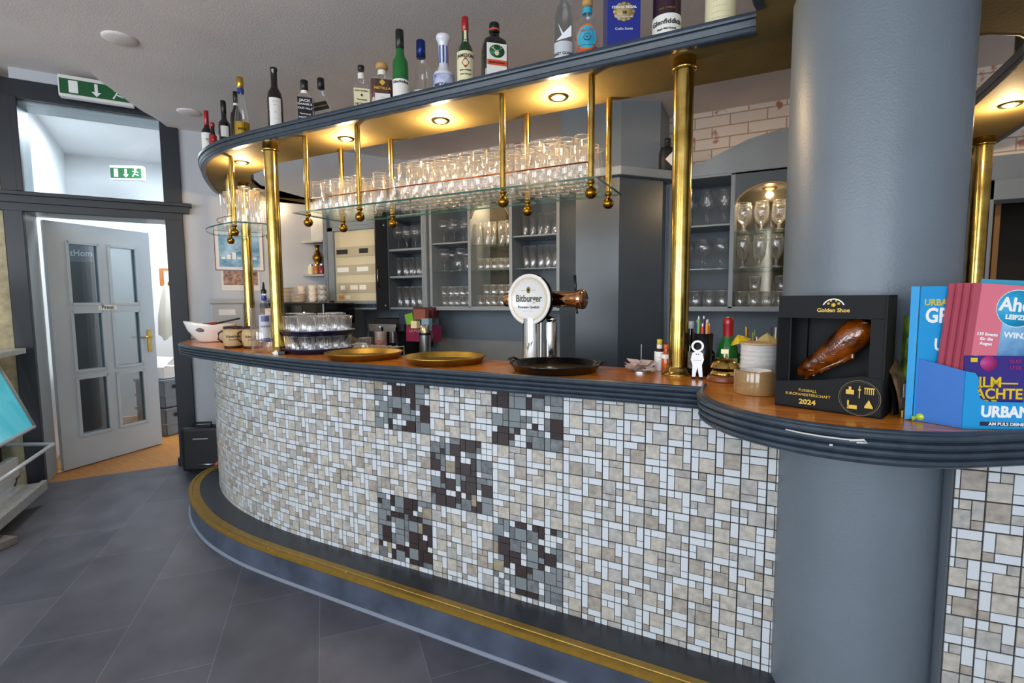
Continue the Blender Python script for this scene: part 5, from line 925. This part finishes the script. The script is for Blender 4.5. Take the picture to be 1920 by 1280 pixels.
cabinet('wall_cabinet', 'blue grey wall cabinet of stemmed glasses behind the right brass post', xr, 1.385, 2.235, [[(1.926, 0), (1.643, 1)], [(1.873, 1), (1.644, 1)], [(1.926, 0), (1.643, 0)]], .34, [bk_in, mirror, bk_in], (1, 2.04, 2.155))
# arched pediment over the right unit
m = MB(); top = [(-.50, 2.30), (-.38, 2.315), (-.25, 2.37), (-.1, 2.43), (.05, 2.46), (.2, 2.465), (.4, 2.44), (.62, 2.37)]; m.prism([(-.50, 2.262)]+top+[(.62, 2.262)], 0, .36, Matrix.Translation((0, FY+.36, 0)) @ RX); m.cur = 1
m.box(-.50, .64, FY-.005, FY+.3, 2.238, 2.272); m.cur = 2; m.box(-.52, .66, FY+.03, FY+.36, 2.27, 2.305); o = m.build('arched_pediment', [cabm, cabm, trimd]); tag(o, 'curved blue grey pediment on top of the right glass cabinet', 'pediment')
# fluted pilasters
def pilaster(x, w, z0, z1, label, y=FY-.02):
    t = thing('pilaster', label, 'pilaster', (x, y, z0)); m = MB(); m.box(-w/2, w/2, 0, .16, 0, z1-z0); m.build('shaft', cabm, t); m = MB()
    for k in (-1, 0, 1): m.cyl(w*.09, .02, z1-z0-.02, 8, Matrix.Translation((k*w*.3, -.001, 0)))
    m.build('fluting', cabm, t); return t
pilaster(X(1247), .07, .9, 2.2, 'fluted pale pilaster between the dark pier and the right cabinet', FY-.03)
pilaster(X(617), .05, 1.0, 2.45, 'fluted pilaster left of the electrical panel')
pilaster(X(803)-.012, .05, .9, 2.45, 'dark edged pilaster between the narrow open cabinet and wide cabinet', FY-.03)
# square black bottle on top
t = bottle('gin_bottle', 'black square shouldered bottle with white diamond label on the pier ledge', -.568, 3.40, 2.257, [(.045, .001), (.05, .008), (.05, .13), (.044, .15), (.019, .158), (.018, .168), (.018, .2)], blackm, (.02, .185, .215, blackc), n=5, rz=.35); m = MB(); m.box(-.03, .03, -.0515, -.0508, .0, .06, Matrix.Translation((0.02, 0, .075)) @ Matrix.Rotation(PI/4, 4, 'Y') @ Matrix.Translation((0, 0, -.03))); m.build('label', paper, t)
# arch lights
downlight((xl[1]+xl[2])/2+.03, FY+.13, 2.285, 'lit spotlight inside the arch of the left wall cabinet', 5); downlight((xr[1]+.24)/2, FY+.13, 2.22, 'lit spotlight inside the arch of the right wall cabinet', 5)
def row(kind, x0, x1, n, z, label, group, ys=(FY+.08, FY+.2), flip=False, s=1):
    for y in ys:
        for i in range(n): glass(kind, x0+(x1-x0)*(i/(n-1) if n > 1 else .5), y, z+.001, label, group, flip, s, .006)
r0, r1, r2 = xr[0], xr[1], xr[2]
row('wine', r0+.10, r1-.06, 3, 1.926, 'tall wine glass on the upper shelf of the right cabinet, left bay', 'wine glasses upper right cabinet')
row('ball', r0+.08, r1-.065, 3, 1.643, 'balloon wine glass on the middle shelf of the right cabinet, left bay', 'balloon glasses in the right cabinet')
row('small', r0+.07, r1-.05, 4, 1.397, 'low tumbler on the bottom shelf of the right cabinet, left bay', 'tumblers in the right cabinet left bay', s=1.2)
row('goblet', r1+.065, r2-.06, 4, 1.874, 'ornate cut goblet under the lit arch of the right cabinet', 'goblets under the right arch')
row('tulip', r1+.06, r2-.06, 4, 1.645, 'stemmed glass on the middle glass shelf below the right arch', 'stemmed glasses below the right arch')
row('small', r1+.06, r2-.055, 5, 1.397, 'small tumbler along the bottom below the right arch', 'tumblers below the right arch', s=1.1)
for x in (r1+.14, r1+.29): glass('small', x, FY+.08, 1.397+.097, 'small tumbler stacked on the bottom row below the right arch', 'stacked tumblers below the right arch', s=1.1)
row('wine', r2+.08, xr[3]-.08, 3, 1.926, 'wine glass in the right bay half hidden by the round column', 'wine glasses behind the column')
a0, a1, a2, a3 = xl
row('ball', a0+.08, a1-.07, 3, 1.925, 'balloon glass on the upper shelf of the left cabinet, left bay', 'balloon glasses upper left cabinet')
row('ball', a0+.09, a1-.14, 2, 1.696, 'balloon glass on the middle shelf of the left cabinet, left bay', 'balloon glasses middle left cabinet', s=.95)
glass('wine', a0+.21, FY+.10, 1.696, 'wine glass standing upside down in the left cabinet', 'inverted wine glass', flip=True); glass('small', a1-.06, FY+.09, 1.696, 'wide tumbler at the right of the middle shelf, left bay', 'wide tumbler left cabinet', s=1.2)
row('small', a0+.075, a1-.055, 5, 1.397, 'stacked small tumbler on the bottom of the left cabinet', 'stacked tumblers left cabinet bay', s=.95)
for k in (1, 2): row('small', a0+.075+.065*(k > 1), a1-.055, 5-(k > 1), 1.397+.083*k, 'stacked small tumbler on the bottom of the left cabinet', 'stacked tumblers left cabinet bay', s=.95) if k == 1 else None
row('tall', a1+.05, a2-.05, 5, 1.891, 'highball glass on the top glass shelf of the left lit arch', 'highballs under the left arch', s=.85)
row('small', a1+.06, a2-.055, 5, 1.691, 'small tumbler on the second glass shelf of the left arch bay', 'tumblers on the left arch shelf', s=1.05)
row('small', a1+.055, a2-.05, 5, 1.397, 'small tumbler on the bottom of the left arch bay', 'tumblers at the foot of the left arch bay'); row('small', a1+.12, a2-.05, 4, 1.397+.088, 'small tumbler on the bottom of the left arch bay', 'tumblers at the foot of the left arch bay')
row('tall', a2+.09, a3-.05, 5, 1.941, 'slim highball glass on the upper shelf beside the pier', 'highballs upper shelf by the pier', s=.78)
row('tall', a2+.10, a3-.05, 5, 1.691, 'slim highball glass on the middle shelf beside the pier', 'highballs middle shelf by the pier', s=.82)
# electrical panel in its frame
x0, x1 = X(622), X(718); t = thing('electrical_panel', 'cream fuse box with three breaker rows in a blue grey frame', 'fuse box', (0, FY, 0)); pz0, pz1 = 1.45, 2.09
m = MB(); 
for b in ((x0, x0+.07, pz0-.03, pz1+.04), (x1-.05, x1, pz0-.03, pz1+.04), (x0, x1, pz1, pz1+.04), (x0, x1, pz0-.03, pz0)): m.box(b[0], b[1], -.025, .03, b[2], b[3])
m.build('frame', cabm, t, bevel=.004); ex0, ex1 = x0+.07, x1-.05
m = MB(); m.box(ex0, ex1, .0, .02, pz0, pz1); m.build('cover', mat('cream_enamel', 'cfc6a8', .4), t)
for k in range(3):
    zc = 1.90-.165*k; m = MB(); m.box(ex0+.02, ex1-.02, -.008, .0, zc-.045, zc+.045); rr = m.build('breaker_window', mat('beige_bezel', 'b4ab90', .4), t); m = MB()
    for a, b in (((.0, .3), (.62, .85)), ((.0, .32), (.55, .85)), ((.08, .2), (.35, .55), (.6, .78)))[k]: W_ = ex1-ex0-.06; m.box(ex0+.03+a*W_, ex0+.03+b*W_, -.012, -.008, zc-.02, zc+.022)
    m.build('breaker_cover', blackm if k == 0 else white, rr)
m = MB(); m.box(ex0+.03, ex0+.09, -.002, 0, pz0+.01, pz0+.05); m.build('orange_sticker', mat('orange_sticker', 'c98f4a', .5), t); m = MB(); m.box(ex0+.11, ex0+.17, -.002, 0, pz0+.015, pz0+.05); m.build('white_sticker', paper, t)
m = MB(); m.box(x0+.01, x1-.01, .0, .30, 2.135, 2.45); m.box(x0+.03, x1-.0, -.01, .3, 1.37, 1.385); m.build('surround', wallb, t)
m = MB(); m.box(x0+.03, x1, .04, .05, 1.385, pz0-.03); m.build('slot_panel', cabd, t); m = MB()
for k in range(6): m.box(x0+.12+k*.075, x0+.125+k*.075, .03, .04, 1.39, pz0-.035)
m.box(x0+.12, x0+.5, .03, .04, 1.415, 1.42); m.build('wire_grid', cabm, t)
# narrow open cabinet
x0, x1 = X(731), X(797); t = thing('narrow_cabinet', 'narrow dark shelved cabinet with its door open left of the wide cabinet', 'cabinet', (x0, FY, 1.385)); w = x1-x0
m = MB(); m.box(-.015, 0, 0, .34, -.02, 1.05); m.box(w, w+.015, 0, .34, -.02, 1.05); m.box(0, w, .33, .34, 0, 1.05); m.build('carcass', mat('slate_interior_paint'+'', '4b5660'), t)
for z in (0, .275, .51, .8): m = MB(); m.box(0, w, .01, .33, z-.014, z+.004); m.build('shelf', cabm, t)
m = MB(); m.box(-.02, -.005, -.12, 0, -.02, .85, Matrix.Rotation(-.35, 4, 'Z')); dr = m.build('door', bk_dk, t); m = MB(); m.tube([(-.0, -.1, .18), (.02, -.12, .22), (.02, -.12, .32), (0, -.1, .36)], .006, 8, T=Matrix.Rotation(-.35, 4, 'Z')); m.build('handle', brass, dr)
m = MB(); m.ball(.012, (-.02, -.03, .02), 10); m.ball(.012, (-.02, -.03, .72), 10); m.build('hinge', steel, t)
row('ball', x0+.06, x1-.06, 4, 1.385+.515, 'balloon glass on the top shelf of the narrow open cabinet', 'glasses on the narrow cabinet top shelf')
row('tall', x0+.05, x1-.05, 5, 1.385+.28, 'dark shaded tumbler on the middle shelf of the narrow open cabinet', 'glasses on the narrow cabinet middle shelf', s=.75)
row('tall', x0+.05, x1-.05, 5, 1.39, 'tall glass on the bottom shelf of the narrow open cabinet', 'glasses on the narrow cabinet bottom shelf', s=.85)
# niche shelves
x0, x1 = X(570), X(612); t = thing('niche_shelf', 'open niche shelves beside the fuse box holding a brass vase', 'shelf', (x0, FY, 0)); w = x1-x0
m = MB(); m.box(0, w, .25, .27, .9, 2.45); m.box(-.01, 0, 0, .27, .9, 2.45); m.build('back_panel', wallm, t)
for z in (2.02, 1.70): m = MB(); m.box(0, w, -.02, .26, z-.012, z+.006); m.build('shelf', mat('pale_shelf', 'a9aaa4', .4), t)
m = MB(); m.box(.10, w-.02, .03, .14, 2.03, 2.40); o = m.build('parcel_wrap', mat('pale_grey_wrap', 'b4b8ba', .4, noise=.1)); o.location = (x0, FY, 0); tag(o, 'pale grey wrapped bundle on the top niche shelf', 'bundle')
o = thing('brass_vase', 'small brass vase on the middle niche shelf', 'vase', ((x0+x1)/2-.005, FY+.06, 1.80)); m = MB(); m.lathe([(0, 0), (.025, 0), (.02, .01), (.045, .05), (.048, .075), (.03, .11), (.018, .14), (.018, .165), (.03, .185), (.04, .19)], 24); m.build('body', brassd, o)
for k, (nm, cm) in enumerate((('cream', cream), ('amber', mat('amber_jar', 'a8642a', .2, coat=.5)), ('red', mat('red_jar', '7a1c1e', .2, coat=.5)), ('dark red', mat('dark_red_jar', '4a1014', .2, coat=.5)))):
    o = thing('spice_jar', nm+' jar on the lower niche shelf under the brass vase', 'jar', (x0+.06+k*.075, FY+.05, 1.707)); m = MB(); m.lathe([(0, 0), (.026, 0), (.028, .01), (.028, .075), (.02, .085)], 18); m.build('jar', cm, o); m = MB(); m.cyl(.021, .085, .10, 16); m.build('lid', steel, o)
# coffee machine with crockery
mx0, mx1 = -4.05, -3.25
t = thing('coffee_machine', 'wide black coffee machine with crockery on top at the left', 'coffee machine', (mx0, 3.02, .95)); m = MB(); m.box(0, mx1-mx0, 0, .36, .30, .485); m.box(.05, mx1-mx0-.05, .12, .36, .0, .3); m.build('housing', black, t, bevel=.012); m = MB(); m.ball(.008, (.57, -.004, .40), 10); m.build('indicator', mat('lit_white_dot', 'ffffff', emit=2), t); m = MB(); m.box(.3, .55, -.004, 0, .33, .46); m.build('display_window', mat('dark_screen', '050506', .08, coat=1), t)
m = MB(); m.prism([(-4.22, 3.0), (-2.98, 3.0), (-2.98, 3.49), (-3.95, 3.49)], 0, .94); o = m.build('back_counter', cabm); tag(o, 'blue grey low counter carrying the coffee machine', 'counter')
mz = .95+.486
def stack(kind, x, y, n, label, group):
    for k in range(n):
        m = MB()
        if kind == 'plate': m.lathe([(0, .002), (.05, .002), (.085, .010), (.086, .012), (.05, .005), (0, .005)], 30)
        elif kind == 'saucer': m.lathe([(0, .002), (.035, .002), (.068, .009), (.069, .011), (.035, .005), (0, .005)], 28)
        else: m.lathe([(0, .001), (.026, .001), (.034, .012), (.04, .062), (.038, .062), (.03, .012), (0, .008)], 24); m.tube([(.036, 0, .05), (.056, 0, .045), (.056, 0, .02), (.033, 0, .015)], .0045, 6)
        o = m.build(kind if kind != 'cup' else 'coffee_cup', mat_c); dz = {'plate': .0125, 'saucer': .0115, 'cup': .044}[kind]; o.location = (x+rnd.uniform(-.001, .001), y, mz+dz*k); o.rotation_euler = (0, 0, -.3 if kind == 'cup' else rnd.uniform(0, 6)); tag(o, label, kind, group)
mat_c = mat('cream_stoneware', 'dfd0bd', .22, noise=.02, coat=.4)
stack('plate', -3.88, 3.16, 11, 'cream plate in the tall stack on the coffee machine', 'stacked plates on the coffee machine')
stack('saucer', -3.67, 3.14, 7, 'cream saucer in the shorter stack on the coffee machine', 'stacked saucers on the coffee machine')
stack('cup', -3.50, 3.14, 3, 'cream coffee cup in the tall pile right of the saucers', 'cups in the tall pile'); stack('cup', -3.80, 3.28, 3, 'cream coffee cup piled behind the plates', 'cups behind the plates'); stack('cup', -3.66, 3.29, 2, 'cream coffee cup behind the saucers', 'cups behind the saucers')
mat_c = mat('black_white_ceramic', 'e6e2da', .3, noise=.0, scale=30, h2='26262a'); stack('cup', -3.39, 3.14, 3, 'black and white patterned cup at the right end of the machine', 'patterned cups on the coffee machine')
mat_c = mat('grey_glass_dish', '7b8484', .2); o = MB().lathe([(0, .002), (.05, .004), (.07, .04), (.066, .04), (.046, .01), (0, .008)], 24).build('dish', mat_c); o.location = (-4.03, 3.12, mz); tag(o, 'grey glass dish at the left end of the coffee machine', 'dish')
# espresso unit behind the trays, boxes, thermos
t = thing('filter_machine', 'silver and black two spout filter coffee machine behind the brass trays', 'coffee machine', (-3.14, 3.40, .92)); m = MB(); m.box(0, .36, 0, .25, 0, .03); m.box(0, .36, .18, .25, 0, .36); m.box(.0, .36, .0, .25, .33, .37); m.build('housing', blackm, t); m = MB(); m.box(.02, .34, -.01, .1, .26, .325); m.box(.02, .03, -.01, .0, 0, .3); m.box(.33, .34, -.01, 0, 0, .3); m.box(.175, .195, -.01, 0, 0, .3); m.build('front_bar', steel, t)
for dx in (.09, .26): m = MB(); m.cyl(.035, .16, .26, 16, Matrix.Translation((dx, .04, 0))); m.cyl(.028, .03, .13, 16, Matrix.Translation((dx, .04, 0))); m.build('spout', steel, t)
m = MB(); m.ball(.005, (.16, -.012, .30), 8); m.build('indicator', mat('blue_led', '6f86ff', emit=3), t)
t = thing('dish_rack', 'white wire dish rack peeking over the left brass tray', 'rack', (-2.60, 2.75, .99)); m = MB()
for k in range(9): m.tube([(-.25+.06*k, 0, 0), (-.25+.06*k, 0, .12), (-.25+.06*k, .2, .12), (-.25+.06*k, .2, 0)], .004, 6)
m.tube([(-.3, 0, .12), (.3, 0, .12)], .005, 6); m.tube([(-.3, 0, .02), (.3, 0, .02)], .005, 6); m.tube([(-.06, 0, .12), (-.05, 0, .15), (.05, 0, .15), (.06, 0, .12)], .005, 6); m.build('wire_frame', white, t)
mg = mat('magenta_card', '8c1f50', .45)
t = thing('chocolate_box', 'magenta box of tea and sweets with a darker lid under the cabinet', 'box', (-2.70, 3.42, 1.10)); m = MB(); m.box(-.02, .26, 0, .12, .0, .14); m.build('carton', mg, t); m = MB(); m.text('LA MOKATEE', .035, TT(.12, -.002, .09), bold=.0006); m.build('lettering', mat('gold_beige_ink', 'c8a08a', .5), t)
t = thing('carton', 'small dark maroon carton leaning high on the wall by the pilaster', 'box', (-2.60, 3.46, 1.30)); m = MB(); m.box(-.07, .14, 0, .08, 0, .09); m.build('card', mat('maroon_card', '4a1828', .5), t)
for k, (nm, cm, x, z, w, h) in enumerate((('navy', mat('navy_card', '1d2444', .5), -2.72, 1.245, .11, .10), ('bright green', greenp, -2.64, 1.25, .08, .09), ('photo printed', mat('collage_print', 'b08a6a', .5, noise=.6, scale=20, h2='7a2a22'), -2.53, 1.29, .12, .085), ('pale blue', mat('pale_blue_card', '7fa3bd', .5), -2.46, 1.2, .07, .1), ('cream', cream, -2.56, 1.22, .06, .06))):
    m = MB(); m.box(-w/2, w/2, 0, .05, 0, h, Matrix.Rotation((-.25 if k == 1 else 0), 4, 'Y')); o = m.build('tea_packet', cm); o.location = (x, 3.40-.02*k, z); tag(o, nm+' small packet piled above the magenta box', 'packet')
t = thing('thermos_flask', 'shiny steel thermos flask in front of the magenta box', 'flask', (-2.42, 3.28, .98)); m = MB(); m.cyl(.045, 0, .2, 28); m.lathe([(.045, .2), (.036, .215), (.034, .27), (0, .275)], 28); m.build('body', steel, t); m = MB(); m.lathe([(.0455, .19), (.0465, .2), (.0455, .21)], 28); m.tube([(.04, 0, .2), (.075, 0, .19), (.07, 0, .1)], .007); m.build('black_band', blackc, t)
t = thing('storage_tin', 'pale tin with red print left of the steel thermos', 'tin', (-2.86, 3.26, 1.0)); m = MB(); m.cyl(.05, 0, .17, 24); m.cyl(.052, .17, .19, 24); m.build('tin', mat('pale_tin', 'b9aca8', .3, .3), t); lab_round(t, .05, .03, .12, mat('red_floral_print', 'c9b0ac', .5, noise=.2, scale=25, h2='8a1f28'))
# things on the back shelf wall right (behind spool)
for k, (nm, x, cm, h) in enumerate((('dark green', -.06, grn, .26), ('clear', -.02+.09, GL, .24), ('dark', -.5+.2, dkb, .27))):
    bottle('spirit_bottle', nm+' bottle on the work top below the right glass cabinet', x, 3.62, .901, cyl_prof(.036, h*.6, h*.78, .013, h), cm, (.015, h-.03, h+.01, blackc))
t = thing('doorway_strip_panel', 'tall narrow amber panel at the edge of the side doorway', 'panel', (1.42, 4.6, 1.2)); m = MB(); m.box(0, .03, 0, .03, 0, .9); m.build('panel', mat('amber_wood_panel', '9a6a2c', .5), t)  # plain amber strip in the side doorway
# warm spill from the dining side comes from the added globe pendants
